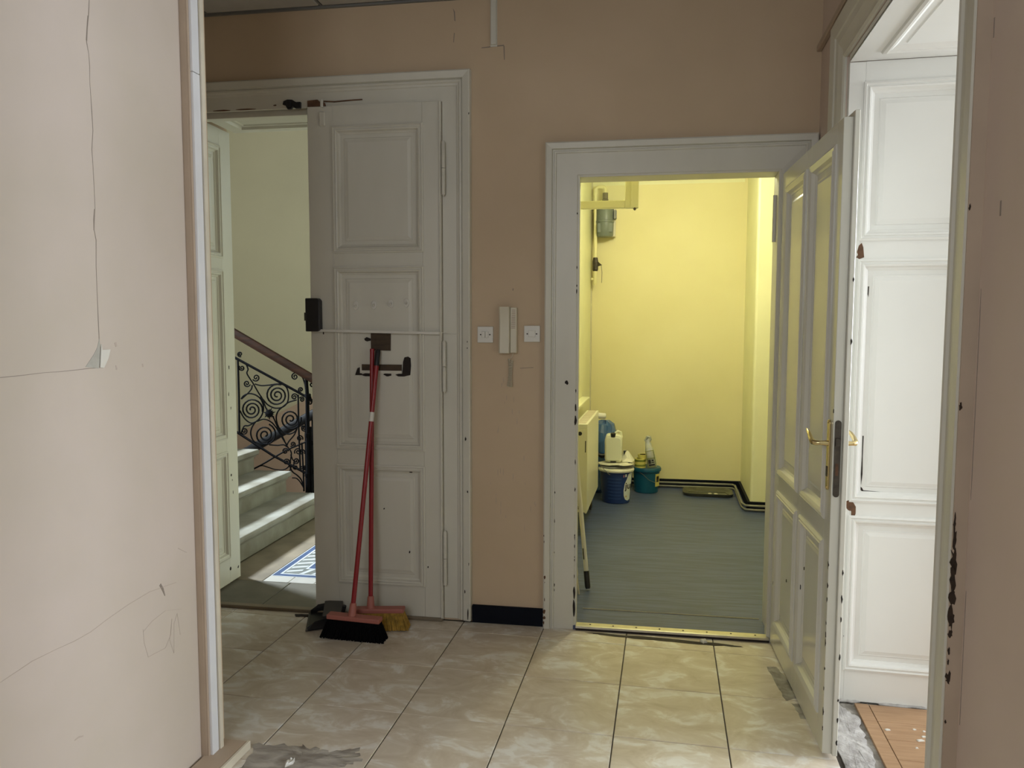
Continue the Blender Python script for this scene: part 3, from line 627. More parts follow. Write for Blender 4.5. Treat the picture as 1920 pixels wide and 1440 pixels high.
obj('paint_chip', G().prism([(0.045, 0.795), (0.058, 0.800), (0.072, 0.792), (0.082, 0.775), (0.082, 0.748), (0.078, 0.735), (0.066, 0.738), (0.066, 0.755), (0.060, 0.768), (0.048, 0.770)], -0.0008, 0.002), M_CHIPB, t3, MFp)
obj('paint_chip', G().prism([(0.052, 1.748), (0.058, 1.772), (0.068, 1.782), (0.074, 1.765), (0.078, 1.728), (0.062, 1.722), (0.050, 1.728), (0.056, 1.738)], -0.0008, 0.002), M_CHIPB, t3, MFp)
chips(t3, MFp, [(0.035, 1.742, .005, .007), (0.030, 0.765, .008, .014), (0.022, 1.56, .003, .006), (0.058, 0.26, .005, .007), (0.030, 0.31, .003, .003), (0.064, 0.128, .010, .005), (0.10, 0.124, .006, .003)], M_CHIP)
MFq = MFp @ Matrix.Translation((0.0115, 0.0135, 0))
for pts in ([(0.088, 1.05), (0.092, 1.05), (0.0915, 0.97), (0.093, 0.90), (0.0895, 0.86), (0.087, 0.90), (0.0885, 0.97)],
            [(0.088, 0.852), (0.094, 0.846), (0.098, 0.838), (0.14, 0.836), (0.17, 0.834), (0.17, 0.831), (0.11, 0.830), (0.094, 0.832), (0.088, 0.84)],
            [(0.087, 1.62), (0.091, 1.62), (0.090, 1.58), (0.087, 1.59)], [(0.112, 1.12), (0.117, 1.12), (0.117, 1.11), (0.112, 1.111)]):
    obj('paint_chip', G().prism(pts, -0.002, 0.004), M_CHIP, t3, MFq)
# chips on the near casing of the doorway: corner of the thick outer edge
def edge_chip(z, a, b):
    obj('paint_chip', G().prism(rag(RX-0.0275+a*0.6, z, a, b, 15, 0.5), 1.7818, 1.7850), M_CHIPD, t3, TR)
for z, a, b in ((1.045, .002, .02), (1.01, .004, .022), (0.965, .006, .03), (0.925, .005, .028), (0.885, .006, .02), (0.835, .006, .022), (0.80, .005, .010), (0.76, .002, .008), (0.735, .002, .006), (0.70, .005, .014), (0.60, .002, .004), (0.42, .002, .006), (1.30, .003, .010), (1.72, .002, .006)): edge_chip(z, a, b)
# scuffs and cracks of the right wall next to the casing
MRS = MRW
for pts in ([(-1.775, 0.9), (-1.7735, 0.9), (-1.7725, 0.6), (-1.774, 0.6)], [(-1.776, 2.1), (-1.772, 2.1), (-1.772, 2.06), (-1.775, 2.06)], [(-1.777, 2.20), (-1.772, 2.20), (-1.773, 2.17), (-1.776, 2.17)],
            [(-1.774, 1.55), (-1.772, 1.5), (-1.772, 1.15), (-1.774, 1.1)], [(-1.72, 0.50), (-1.715, 0.495), (-1.705, 0.465), (-1.709, 0.463)], [(-1.69, 0.40), (-1.685, 0.395), (-1.683, 0.375), (-1.689, 0.380)], [(-1.70, 1.72), (-1.695, 1.72), (-1.694, 1.69), (-1.70, 1.69)]):
    obj('scuff', G().prism(pts, -0.0008, 0.001), M_CRACK, wall_right, MRS)
# cable duct above the casing on the right wall
obj('cable_duct', B(RX-0.022, RX, 1.6, 3.718, 2.668, 2.694), M_EDGE, None, TR, bevel=0.003, label='beige painted cable duct on the right wall above the tall casing', cat='cable duct')

# oak floor of the next room
fo = struct('floor_bright_room', B(0.73, 4.8, -1.0, 5.0, -0.06, -0.010), M_MORTAR, 'grey screed under the oak planks of the next room', 'floor')
obj('oak_plank', B(0.745, 0.795, 1.98, 3.09, -0.012, 0.0), M_OAK, fo, TR, bevel=0.0012)
pk = None; PWD = 0.129
for r in range(-1, 10):
    for c in range(0, 3):
        x0 = 0.7975+(0.0 if r % 2 else -0.0)+c*1.2
        if pk is None:
            pk = obj('oak_plank', B(x0, x0+1.198, 3.09-PWD, 3.0885, -0.012, 0.0), M_OAK, fo, TR, bevel=0.0012); py = pk.location.copy(); continue
        o = pk.copy(); COL.objects.link(o); o.location = py + (TR.to_3x3() @ Vector((c*1.2, -PWD*(r+1), 0))); o.parent = fo; o.matrix_parent_inverse = WM(fo).inverted()
# ragged screed strip between the tiles and the oak
patch('screed_strip', [(0.70, 3.10), (0.80, 3.09), (0.80, 3.02), (0.845, 2.95), (0.83, 2.80), (0.815, 2.62), (0.79, 2.40), (0.70, 2.35), (0.715, 2.7)], M_SCREED, fo, 0.004, sub=7, noise=0.007)
patch('screed_strip', [(0.93, 3.105), (1.13, 3.108), (1.13, 3.055), (0.96, 3.06)], M_SCREED, fo, 0.004, sub=6, noise=0.006)
patch('screed_strip', [(0.80, 3.10), (0.90, 3.10), (0.88, 3.07), (0.80, 3.06)], M_SCREED, fo, 0.004, sub=6, noise=0.006)
obj('tile_offcut', B(0.622, 0.668, 2.0, 2.72, -0.011, 0.001), M_TILE, fo, TR, bevel=0.001)
for k, (x, y) in enumerate(((1.02, 2.88), (1.035, 2.83), (1.01, 2.80), (1.05, 2.87), (0.92, 2.86), (1.08, 2.76), (0.985, 2.75))):
    s = 0.006+0.004*(k % 3)
    tag(patch('paint_crumb', [(x, y), (x+s*1.6, y+s*0.4), (x+s, y+s), (x-s*.3, y+s*.8)], M_PLASTW, None, 0.004, sub=1, noise=0.001), 'tiny white paint crumb lying on the oak planks', 'crumb', 'paint crumbs on the oak floor')

# ------------------------------------------------------------------ left wall details
MLW = TR @ Matrix(((0, -1, 0, -1.507), (1, 0, 0, 0), (0, 0, 1, 0), (0, 0, 0, 1)))        # local x -> Y_t, front (-y) -> +X_t
def wl(px, py):
    d = ray(px, py); d = TR.inverted() @ d; s = -1.507/d.x; return (d.y*s, d.z*s+EYE)
def crack(pxs, wd, name='crack', mt=M_CRACK, parent=wall_left):
    pts = [wl(*p) for p in pxs]; up = []; dn = []
    for i, p in enumerate(pts):
        a = pts[max(i-1, 0)]; b = pts[min(i+1, len(pts)-1)]
        t = Vector((b[0]-a[0], b[1]-a[1])).normalized(); n = Vector((-t.y, t.x))
        h = wd*random.uniform(0.4, 1.5)
        up.append((p[0]+n.x*h, p[1]+n.y*h)); dn.append((p[0]-n.x*h, p[1]-n.y*h))
    g = G()
    for i in range(len(pts)-1):
        g.prism([up[i], up[i+1], dn[i+1], dn[i]], -0.0007, 0.001)
    return obj(name, g, mt, parent, MLW)
cr = [(167, 0), (166, 25), (164, 50), (162, 78), (166, 100), (168, 125), (168, 150), (170, 180), (172, 210), (174, 245), (172, 280), (174, 310), (176, 345), (178, 390), (176, 430), (180, 450), (180, 500), (182, 550), (184, 600), (186, 640)]
crack(cr, 0.0007); crack([(165, 30), (163, 50), (162, 76)], 0.0018); crack([(177, 392), (176, 412), (176, 432)], 0.0014)
crack([(0, 708), (40, 704), (80, 699), (110, 697), (140, 694), (165, 691), (182, 690)], 0.0006)
obj('plaster_hole', G().prism([wl(*p) for p in ((186, 634), (182, 652), (176, 664), (160, 688), (185, 691), (189, 660))], -0.0009, 0.001), M_PLASTER, wall_left, MLW)
obj('torn_paint_flap', G().prism([wl(*p) for p in ((188, 645), (190, 656), (205, 655), (201, 672), (193, 690), (186, 689))], -0.004, -0.002), M_PLASTW, wall_left, MLW)
crack([(0, 1280), (60, 1240), (100, 1220), (140, 1202), (170, 1185), (200, 1162), (240, 1134), (280, 1110), (330, 1092)], 0.0007, 'old_repair_line', M_PENCIL)
crack([(300, 1096), (305, 1105), (309, 1117)], 0.0035, 'scuff')
crack([(268, 1180), (270, 1205), (278, 1232), (310, 1215), (320, 1190), (322, 1160), (318, 1200), (326, 1225), (326, 1170), (332, 1150), (338, 1190)], 0.0005, 'pencil_scribble', M_PENCIL)
crack([(268, 1185), (285, 1165), (310, 1145), (340, 1142)], 0.0005, 'pencil_scribble', M_PENCIL)
crack([(140, 1388), (148, 1382), (156, 1380)], 0.0015, 'scuff', M_PENCIL); crack([(216, 642), (218, 650)], 0.003, 'scuff', M_PENCIL); crack([(217, 685), (219, 693)], 0.002, 'scuff', M_PENCIL)
crack([(267, 682), (268, 688)], 0.002, 'scuff', M_PENCIL); crack([(334, 1028), (350, 1036)], 0.0012, 'scuff', M_PENCIL)
# corner lath at the end of the left wall (rotated frame)
t4 = thing('trim_4', tuple(TR @ Vector((-1.49, 2.24, 0))), 'white corner lath on a beige board at the end of the pale pink wall', 'corner trim', kind='structure')
obj('backing_board', B(-1.515, -1.487, 2.2055, 2.252, 0.0, 3.0), M_EDGE, t4, TR, bevel=0.001)
obj('front_strip', B(-1.512, -1.479, 2.207, 2.228, 0.012, 3.0), M_EDGE, t4, TR, bevel=0.002)
obj('lath', B(-1.4865, -1.470, 2.214, 2.250, 0.010, 2.262), M_LATH, t4, TR, bevel=0.0015)
obj('lath', B(-1.4865, -1.470, 2.214, 2.250, 2.264, 3.0), M_LATH, t4, TR, bevel=0.0015)
obj('cream_board', B(-1.515, -1.464, 2.252, 2.270, 0.028, 3.0), M_CREAM, t4, TR, bevel=0.0015)
t5 = thing('trim_5', tuple(TR @ Vector((-1.46, 2.26, 0))), 'low beige floor block under the corner lath', 'plinth block', kind='structure')
bk = obj('block', B(-1.50, -1.405, 2.12, 2.318, 0.0, 0.028), M_EDGE, t5, TR, bevel=0.003)
obj('end_board', B(-1.405, -1.393, 2.12, 2.320, 0.0, 0.029), M_CREAM, t5, TR, bevel=0.002)

# ------------------------------------------------------------------ back wall fittings
obj('baseboard_back', B(-0.783, -0.430, 3.604, YB, 0.0, 0.088), M_BASEB, bevel=0.002, label='dark navy skirting board between the two door casings', cat='baseboard', kind='structure')
MWB = Matrix.Translation((0, YB, 0))
def wb(px, py): p = onY(px, py, YB); return (p.x, p.z)
cd = thing('cable_trunking', (-0.673, YB, 2.77), 'white vertical cable trunking between ceiling and wall', 'cable trunking')
obj('cover', B(-0.690, -0.664, YB-0.014, YB, 2.775, 2.99), M_WHITE, cd, bevel=0.002)
obj('base_plate', B(-0.693, -0.661, YB-0.003, YB, 2.768, 2.99), M_WHITE, cd)
for pts in ([wb(903, 89), wb(945, 84), wb(945, 86), wb(903, 90.5)], [wb(944, 86), wb(946, 86), wb(946.5, 112), wb(945, 112)], [wb(849, 15), wb(853, 22), wb(854, 40), wb(852, 39), wb(851, 24)], [wb(851, 62), wb(852.5, 62), wb(851, 80), wb(850, 79)],
            [wb(961, 541), wb(963, 541), wb(962.5, 545), wb(961, 545)], [wb(975, 690), wb(1000, 688.5), wb(1000, 689.5), wb(975, 691)]):
    obj('crack', G().prism(pts, -0.0008, 0.001), M_CRACK, wall_back, MWB)
chips(wall_back, MWB, [(-0.60+random.uniform(-.14, .14), random.uniform(0.45, 1.25), .002, random.uniform(.006, .022)) for k in range(26)], M_EDGE, 'scuff')
# switches
def switch(X, Z, dbl, label):
    t = thing('light_switch', (X, YB, Z-0.039), label, 'light switch')
    obj('plate', B(X-0.0385, X+0.0385, YB-0.011, YB, Z-0.039, Z+0.039), M_PLASTW, t, bevel=0.003, bseg=2)
    if dbl:
        obj('rocker', B(X-0.016, X-0.0008, YB-0.017, YB-0.009, Z-0.015, Z+0.016), M_PLASTW, t, bevel=0.0015)
        obj('rocker', B(X+0.0008, X+0.016, YB-0.017, YB-0.009, Z-0.015, Z+0.016), M_PLASTW, t, bevel=0.0015)
    else: obj('rocker', B(X-0.016, X+0.016, YB-0.017, YB-0.009, Z-0.015, Z+0.016), M_PLASTW, t, bevel=0.0015)
    for s in (-1, 1): obj('screw', G().tube([(X+s*0.0225, YB-0.0125, Z), (X+s*0.0225, YB-0.009, Z)], 0.0033, 10), M_CHIP, t)
switch(-0.717, 1.4245, True, 'white double light switch beside the entrance casing')
switch(-0.4905, 1.429, False, 'white single light switch beside the yellow room casing')
# intercom handset
ic = thing('intercom_phone', (-0.603, YB, 1.337), 'cream wall intercom handset with coiled cord hanging below', 'intercom')
obj('base', B(-0.5925, -0.561, YB-0.032, YB, 1.338, 1.554), M_PLASTC, ic, bevel=0.004, bseg=2)
for k in range(11): obj('grille_slot', B(-0.588+0.0005*k, -0.568, YB-0.0335, YB-0.031, 1.4545+0.0085*k, 1.4585+0.0085*k), M_EDGE, ic)
g = G()
prof = [(-0.644, 0.034), (-0.645, 0.044), (-0.644, 0.050), (-0.644, 0.048), (-0.645, 0.040), (-0.6445, 0.034)]
zz = [1.337, 1.365, 1.41, 1.48, 1.53, 1.557]; dep = [0.046, 0.044, 0.038, 0.036, 0.040, 0.046]
for z, d in zip(zz, dep):
    for x, y in ((-0.646, YB-0.004), (-0.646, YB-d+0.006), (-0.640, YB-d), (-0.598, YB-d), (-0.594, YB-d+0.006), (-0.594, YB-0.004)): g.v.append(Vector((x, y, z)))
for i in range(5):
    for k in range(6): g.f.append((i*6+k, i*6+(k+1) % 6, (i+1)*6+(k+1) % 6, (i+1)*6+k))
g.f += [tuple(range(6)), tuple(range(30, 36))]
obj('handset', g, M_PLASTC, ic, smooth=35)
pts = [(-0.580, YB-0.012, 1.340), (-0.584, YB-0.012, 1.325), (-0.590, YB-0.010, 1.312)]
for k in range(18*8+1):
    t = k/8*2*PI; z = 1.310-0.135*k/(18*8); x = -0.600+0.004*math.sin(k*0.03)
    pts.append((x+0.0065*math.cos(t), YB-0.009+0.0065*math.sin(t), z))
for k in range(18*8+1):
    t = k/8*2*PI; z = 1.175+0.128*k/(18*8); x = -0.588-0.003*math.sin(k*0.03)
    pts.append((x+0.0055*math.cos(t), YB-0.016+0.0055*math.sin(t), z))
obj('coiled_cord', G().tube(pts, 0.0016, 5), M_PLASTC, ic, smooth=60)

# ------------------------------------------------------------------ brooms and dustpan
def bristles(parent, M, w2, d2, h, flare, n, m_, mt, r=0.0032, lean=0.0):
    g = G()
    for i in range(n):
        for k in range(m_):
            u = -1+2*i/(n-1); v = -1+2*k/(m_-1)
            x0, y0 = u*w2, v*d2
            x1 = x0+u*flare*h+random.uniform(-.003, .003); y1 = y0+v*flare*h*0.5+random.uniform(-.003, .003)+lean*h
            g.tube([(x0, y0, h), ((x0+x1)/2, (y0+y1)/2, h*0.5), (x1, y1, 0.001)], [r, r*1.15, r*1.25], 5)
    o = obj('bristles', g, mt, parent, M); o['kind'] = 'stuff'; return o
def broom(name, label, c, rot, head_w, bh, top, sock, mhead, mb, grip, tilt=0.0, mhandle=M_RED, flare=0.35):
    t = thing(name, (c[0], c[1], 0), label, 'broom', 'brooms leaning on the entrance leaf')
    M = Matrix.Translation((c[0], c[1], 0)) @ Matrix.Rotation(rot, 4, 'Z') @ Matrix.Rotation(tilt, 4, 'Y')
    obj('head', B(-head_w/2, head_w/2, -0.026, 0.026, bh, bh+0.022), mhead, t, M, bevel=0.005, bseg=2)
    bristles(t, M, head_w/2-0.008, 0.020, bh+0.002, flare, 46, 8, mb, 0.0028)
    s0 = M @ Vector((sock, 0, bh+0.018)); tp = Vector(top); d = (tp-s0).normalized()
    s = obj('socket', G().tube([s0-d*0.005, s0+d*0.02, s0+d*0.055, s0+d*0.06], [0.022, 0.018, 0.0155, 0.013], 14), mhead, t, smooth=45)
    obj('handle', G().tube([s0+d*0.05, tp-d*(0.075 if grip else 0.0)], 0.0112, 14), mhandle, t, smooth=45)
    if grip: obj('grip', G().tube([tp-d*0.08, tp-d*0.01, tp], [0.0128, 0.0128, 0.009], 14), M_BLACK, t, smooth=45)
    else: obj('end_cap', G().tube([tp-d*0.012, tp, tp+d*0.003], [0.0118, 0.0118, 0.008], 14), mhandle, t, smooth=45)
    return t, s0, d, tp
b1 = broom('push_broom', 'red-handled broom with black bristles before the yellow-bristled one', (-1.290, 3.325), math.radians(-1.5), 0.262, 0.088, (-1.243, 3.575, 1.350), -0.012, M_PINKP, M_BBLACK, True, 0.028)
b2 = broom('push_broom', 'red-handled broom with yellow bristles behind the black-bristled one', (-1.215, 3.455), math.radians(5), 0.262, 0.082, (-1.274, 3.578, 1.352), -0.035, M_PINKP, M_BYEL, False, -0.035, flare=0.30)
# paper ring on the handle of the black broom
p0 = b1[1]+b1[2]*((1.005-b1[1].z)/b1[2].z)
obj('paper_ring', G().tube([p0, p0+b1[2]*0.045], 0.0122, 14), M_PLASTW, b1[0], smooth=45)
# dustpan
dp = thing('dustpan', (-1.47, 3.46, 0), 'black plastic dustpan lying behind the brooms', 'dustpan')
MDp = Matrix.Translation((-1.562, 3.475, 0.002)) @ Matrix.Rotation(math.radians(-70), 4, 'Z') @ Matrix.Scale(0.90, 4)
g = G()
prof = [(-0.13, 0.0, 0.002), (-0.11, 0.12, 0.012), (-0.10, 0.20, 0.055)]
g.add([(-0.13, -0.02, 0), (0.13, -0.02, 0), (0.11, 0.16, 0.01), (-0.11, 0.16, 0.01), (-0.13, -0.02, 0.003), (0.13, -0.02, 0.003), (0.11, 0.16, 0.014), (-0.11, 0.16, 0.014)], [(0,1,2,3), (4,5,6,7), (0,1,5,4), (1,2,6,5), (2,3,7,6), (3,0,4,7)])
obj('tray', g, M_BLACK, dp, MDp)
for s in (-1, 1): obj('side_wall', G().add([(s*0.13, -0.02, 0), (s*0.11, 0.16, 0.01), (s*0.11, 0.16, 0.075), (s*0.128, 0.02, 0.05), (s*0.126, -0.02, 0.02), (s*0.106, 0.156, 0.012), (s*0.106, 0.156, 0.073), (s*0.124, 0.02, 0.048)],
      [(0, 1, 2, 3), (4, 7, 6, 5), (0, 4, 5, 1), (1, 5, 6, 2), (2, 6, 7, 3), (3, 7, 4, 0)]), M_BLACK, dp, MDp)
obj('rear_wall', B(-0.11, 0.11, 0.155, 0.16, 0.010, 0.075), M_BLACK, dp, MDp)
obj('hood', G().add([(-0.11, 0.16, 0.072), (0.11, 0.16, 0.072), (0.115, 0.06, 0.068), (-0.115, 0.06, 0.068), (-0.11, 0.16, 0.076), (0.11, 0.16, 0.076), (0.115, 0.06, 0.072), (-0.115, 0.06, 0.072)], [(0,1,2,3), (4,5,6,7), (0,1,5,4), (1,2,6,5), (2,3,7,6), (3,0,4,7)]), M_DPAN, dp, MDp)
obj('lip', B(-0.13, 0.13, -0.03, -0.02, 0.0, 0.005), M_DPAN, dp, MDp)
obj('handle', G().tube([(0.10, 0.150, 0.055), (0.118, 0.165, 0.085), (0.122, 0.175, 0.125)], [0.012, 0.011, 0.012], 10), M_BLACK, dp, MDp)

# ------------------------------------------------------------------ things in the yellow room
FZ = 0.015
# radiator
ra = thing('radiator', (-0.345, 5.4, FZ), 'white panel radiator on the yellow side wall', 'radiator')
RAD = RA @ Matrix.Translation((0.034, 0, 0))
RY0, RY1, RZ0, RZ1 = 5.20, 6.06, 0.172, 0.795
obj('front_panel', B(-0.302, -0.285, RY0, RY1, RZ0, RZ1-0.02), M_RAD, ra, RAD, bevel=0.006, bseg=2)
obj('rear_panel', B(-0.375, -0.362, RY0, RY1, RZ0, RZ1-0.02), M_RAD, ra, RAD, bevel=0.004)
tg = obj('top_grille', B(-0.378, -0.284, RY0-0.004, RY1+0.004, RZ1-0.03, RZ1), M_RAD, ra, RAD, bevel=0.003)
for k in range(14): obj('grille_slot', B(-0.362, -0.300, RY0+0.035+k*0.061, RY0+0.060+k*0.061, RZ1, RZ1+0.0012), M_EDGE, tg, RAD)
obj('side_cover', B(-0.378, -0.284, RY0-0.004, RY0+0.012, RZ0+0.01, RZ1-0.03), M_RAD, ra, RAD, bevel=0.002)
obj('side_cover', B(-0.378, -0.284, RY1-0.012, RY1+0.004, RZ0+0.01, RZ1-0.03), M_RAD, ra, RAD, bevel=0.002)
for z in (0.215, 0.73): obj('plug', G().tube([(-0.335, RY0-0.012, z), (-0.335, RY0, z)], 0.014, 12), M_BLACK, ra, RAD)
obj('vent_slot', B(-0.30, -0.294, RY0-0.0055, RY0-0.003, 0.60, 0.68), M_PRINT, ra, RAD)
vv = obj('valve', G().tube([(-0.335, RY1, 0.745), (-0.335, RY1+0.05, 0.745)], 0.014, 12), M_STEELD, ra, RAD)
obj('thermostat_head', G().tube([(-0.335, RY1+0.03, 0.745), (-0.29, RY1+0.03, 0.75), (-0.235, RY1+0.03, 0.748), (-0.228, RY1+0.03, 0.748)], [0.018, 0.024, 0.024, 0.018], 14), M_PLASTW, vv, RAD, smooth=40)
for y in (5.4, 5.85):
    obj('bracket', B(-0.440, -0.375, y-0.02, y+0.02, 0.25, 0.70), M_RAD, ra, RAD)
obj('feed_pipe', G().tube([(-0.335, RY1-0.03, RZ0), (-0.335, RY1-0.03, 0.05), (-0.335, RY1-0.03, FZ)], 0.009, 10), M_STEELD, ra, RAD, smooth=60)
obj('feed_pipe', G().tube([(-0.335, RY1-0.09, RZ0), (-0.335, RY1-0.09, FZ)], 0.009, 10), M_STEELD, ra, RAD, smooth=60)
struct('trim_9', B(-0.405, -0.340, 5.3, 6.25, 0.865, 0.885), M_YCREAM, 'narrow cream sill above the radiator', 'sill', RA, bevel=0.003)

def bucket(name, label, c, r0, r1, h, mt, rim_mt, rimh, lid=True):
    t = thing(name, (c[0], c[1], FZ), label, 'bucket')
    cc = (c[0], c[1], FZ)
    obj('body', G().lathe([(0.001, 0.0), (r0-0.006, 0.0), (r0, 0.006), (r1, h)], cc, 40), mt, t, smooth=40)
    obj('rim', G().lathe([(r1-0.004, h-0.004), (r1+0.010, h), (r1+0.012, h+rimh*0.6), (r1+0.006, h+rimh), (r1-0.006, h+rimh), (0.001, h+rimh*0.8)] if lid else
        [(r1-0.004, h-0.004), (r1+0.010, h-0.002), (r1+0.010, h+rimh*0.7), (r1+0.004, h+rimh), (r1-0.004, h+rimh), (r1-0.004, h-0.03), (0.001, h-0.03)], cc, 40), rim_mt, t, smooth=35)
    return t, cc
# big blue bucket with the white rim
b, cc = bucket('paint_bucket', 'blue paint bucket with white rim and printed label', (-0.147, 6.30), 0.113, 0.135, 0.262, M_BBLUE, M_PLASTW, 0.022)
def on_cyl(a, z, off=0.0015): 
    z = z*1.05; r = 0.113+(0.135-0.113)*z/0.262+off; return Vector((cc[0]+r*math.cos(a), cc[1]+r*math.sin(a), cc[2]+z))
def cyl_patch(name, outline, mt, par, off=0.0015, th=0.0008):
    g = G(); n = len(outline)
    c = (sum(p[0] for p in outline)/n, sum(p[1] for p in outline)/n)
    g.v = [on_cyl(a, z, off) for a, z in outline]
    rings = 5
    g.v = []
    for r_ in range(rings):
        s = 1-r_/(rings-0.999)
        g.v += [on_cyl(c[0]+(a-c[0])*s, c[1]+(z-c[1])*s, off) for a, z in outline]
    for r_ in range(rings-1):
        g.f += [(r_*n+i, r_*n+(i+1) % n, (r_+1)*n+(i+1) % n, (r_+1)*n+i) for i in range(n)]
    g.f.append(tuple((rings-1)*n+i for i in range(n)))
    return obj(name, g, mt, par)
AV = -PI/2-0.03                                     # side of the bucket that faces the hall
for k in range(7):
    z = 0.205-k*0.026
    cyl_patch('print_stripe', [(AV-0.55+0.95*i/10, z) for i in range(11)]+[(AV+0.40-0.95*i/10, z-0.012) for i in range(11)], M_BBLUE2, b)
lb = [(AV+0.88, 0.235), (AV+1.05, 0.242), (AV+1.25, 0.242), (AV+1.25, 0.03), (AV+0.95, 0.022), (AV+0.72, 0.035), (AV+0.60, 0.065), (AV+0.56, 0.11), (AV+0.62, 0.16), (AV+0.78, 0.20)]
lo_ = cyl_patch('printed_label', lb, M_LABEL, b, 0.0018)
for k in range(9):
    a = 2*PI*k/9; cx, cz = AV+0.78, 0.058
    cyl_patch('daisy_petal', [(cx+(0.05*math.cos(a)+0.012*math.cos(t)*1)*2.2, cz+0.014*math.sin(a)+0.006*math.sin(t)) for t in [2*PI*j/6 for j in range(6)]], M_PLASTW, b, 0.0024)
cyl_patch('daisy_eye', [(AV+0.78+0.05*math.cos(t), 0.058+0.007*math.sin(t)) for t in [2*PI*j/10 for j in range(10)]], M_DAISY, b, 0.0028)
cyl_patch('print_tag', [(AV+0.50, 0.212), (AV+0.56, 0.212), (AV+0.56, 0.232), (AV+0.50, 0.232)], M_PINKT, b, 0.0024)
cyl_patch('print_tag', [(AV+0.62, 0.214), (AV+0.74, 0.214), (AV+0.74, 0.236), (AV+0.62, 0.236)], M_LABEL, b, 0.0024)
# lettering wrapped round the bucket
tcu = bpy.data.curves.new('lettering', 'FONT'); tcu.body = 'jup'; tcu.size = 0.085; tcu.offset = 0.0015
to = bpy.data.objects.new('lettering_source', tcu); COL.objects.link(to)
dg = bpy.context.evaluated_depsgraph_get(); tm = bpy.data.meshes.new_from_object(to.evaluated_get(dg))
bmx = bmesh.new(); bmx.from_mesh(tm); bmesh.ops.triangulate(bmx, faces=bmx.faces)
bmesh.ops.subdivide_edges(bmx, edges=bmx.edges[:], cuts=1); bmx.to_mesh(tm); bmx.free()
g = G(); g.v = [on_cyl(AV+0.66+v.co.x/0.128, 0.118+v.co.y*0.9, 0.0032) for v in tm.vertices]; g.f = [tuple(p.vertices) for p in tm.polygons]
COL.objects.unlink(to); bpy.data.objects.remove(to)
obj('lettering', g, M_PRINT, b)
obj('wire_handle', G().tube([(cc[0]-0.148, cc[1]-0.02, cc[2]+0.265), (cc[0]-0.150, cc[1]-0.05, cc[2]+0.33), (cc[0]-0.11, cc[1]-0.12, cc[2]+0.30), (cc[0]-0.06, cc[1]-0.148, cc[2]+0.255), (cc[0]-0.045, cc[1]-0.15, cc[2]+0.247)], 0.0025, 6), M_PIPE, b, smooth=60)
# folded printed sheets on the lid
def sheet(name, c, rx, ry, z, label, seed, th=0.012, wob=0.012):
    rnd = random.Random(seed); g = G(); n = 26; ph = rnd.uniform(0, 6)
    ring = []
    for k in range(n):
        a = 2*PI*k/n; q = 1+0.12*math.sin(3*a+ph)+rnd.uniform(-.07, .07)
        ring.append((c[0]+rx*q*math.cos(a), c[1]+ry*q*math.sin(a), wob*math.sin(2*a+ph)+0.6*wob*math.sin(5*a+ph)))
    for s, dz in ((1.0, 0.0), (1.03, th*0.5), (0.98, th), (0.6, th+0.006), (0.2, th+0.004)):
        for x, y, dzz in ring: g.v.append(Vector((c[0]+(x-c[0])*s, c[1]+(y-c[1])*s, z+dz+max(0.0, dzz)*s)))
    for r_ in range(4):
        for k in range(n): g.f.append((r_*n+k, r_*n+(k+1) % n, (r_+1)*n+(k+1) % n, (r_+1)*n+k))
    g.f.append(tuple(range(n))); g.f.append(tuple(4*n+k for k in range(n)))
    return obj(name, g, M_PAPER if seed != 3 else M_GREYP, smooth=30, label=label, cat='folded sheet')
LZ = FZ+0.285
sheet('folded_sheet', (-0.155, 6.34), 0.135, 0.115, LZ, 'grey folded sheet lying directly on the blue bucket lid', 3, 0.010, 0.004)
s2 = sheet('folded_sheet', (-0.150, 6.33), 0.145, 0.120, LZ+0.022, 'crumpled white sheet under the jerrycan', 5, 0.009, 0.006)
# raised fold with black print
sf = obj('folded_bag', G().add([(-0.10, 6.30, LZ+0.043), (-0.015, 6.30, LZ+0.043), (0.0, 6.38, LZ+0.052), (-0.05, 6.40, LZ+0.12), (-0.09, 6.40, LZ+0.128), (-0.105, 6.36, LZ+0.06), (-0.06, 6.345, LZ+0.075)],
       [(0, 1, 6), (1, 2, 6), (2, 3, 6), (3, 4, 6), (4, 5, 6), (5, 0, 6), (0, 5, 4, 3, 2, 1)]), M_PAPER, label='white folded paper bag with black print beside the jerrycan', cat='paper bag')
obj('black_print', G().add([(-0.092, 6.385, LZ+0.125), (-0.065, 6.385, LZ+0.127), (-0.075, 6.372, LZ+0.112), (-0.088, 6.366, LZ+0.085)], [(0, 1, 2), (0, 2, 3)]), M_PRINT, sf)
obj('black_print', G().add([(-0.055, 6.312, LZ+0.042), (-0.030, 6.318, LZ+0.050), (-0.034, 6.311, LZ+0.036), (-0.05, 6.303, LZ+0.033)], [(0, 1, 2, 3)]), M_PRINT, sf)
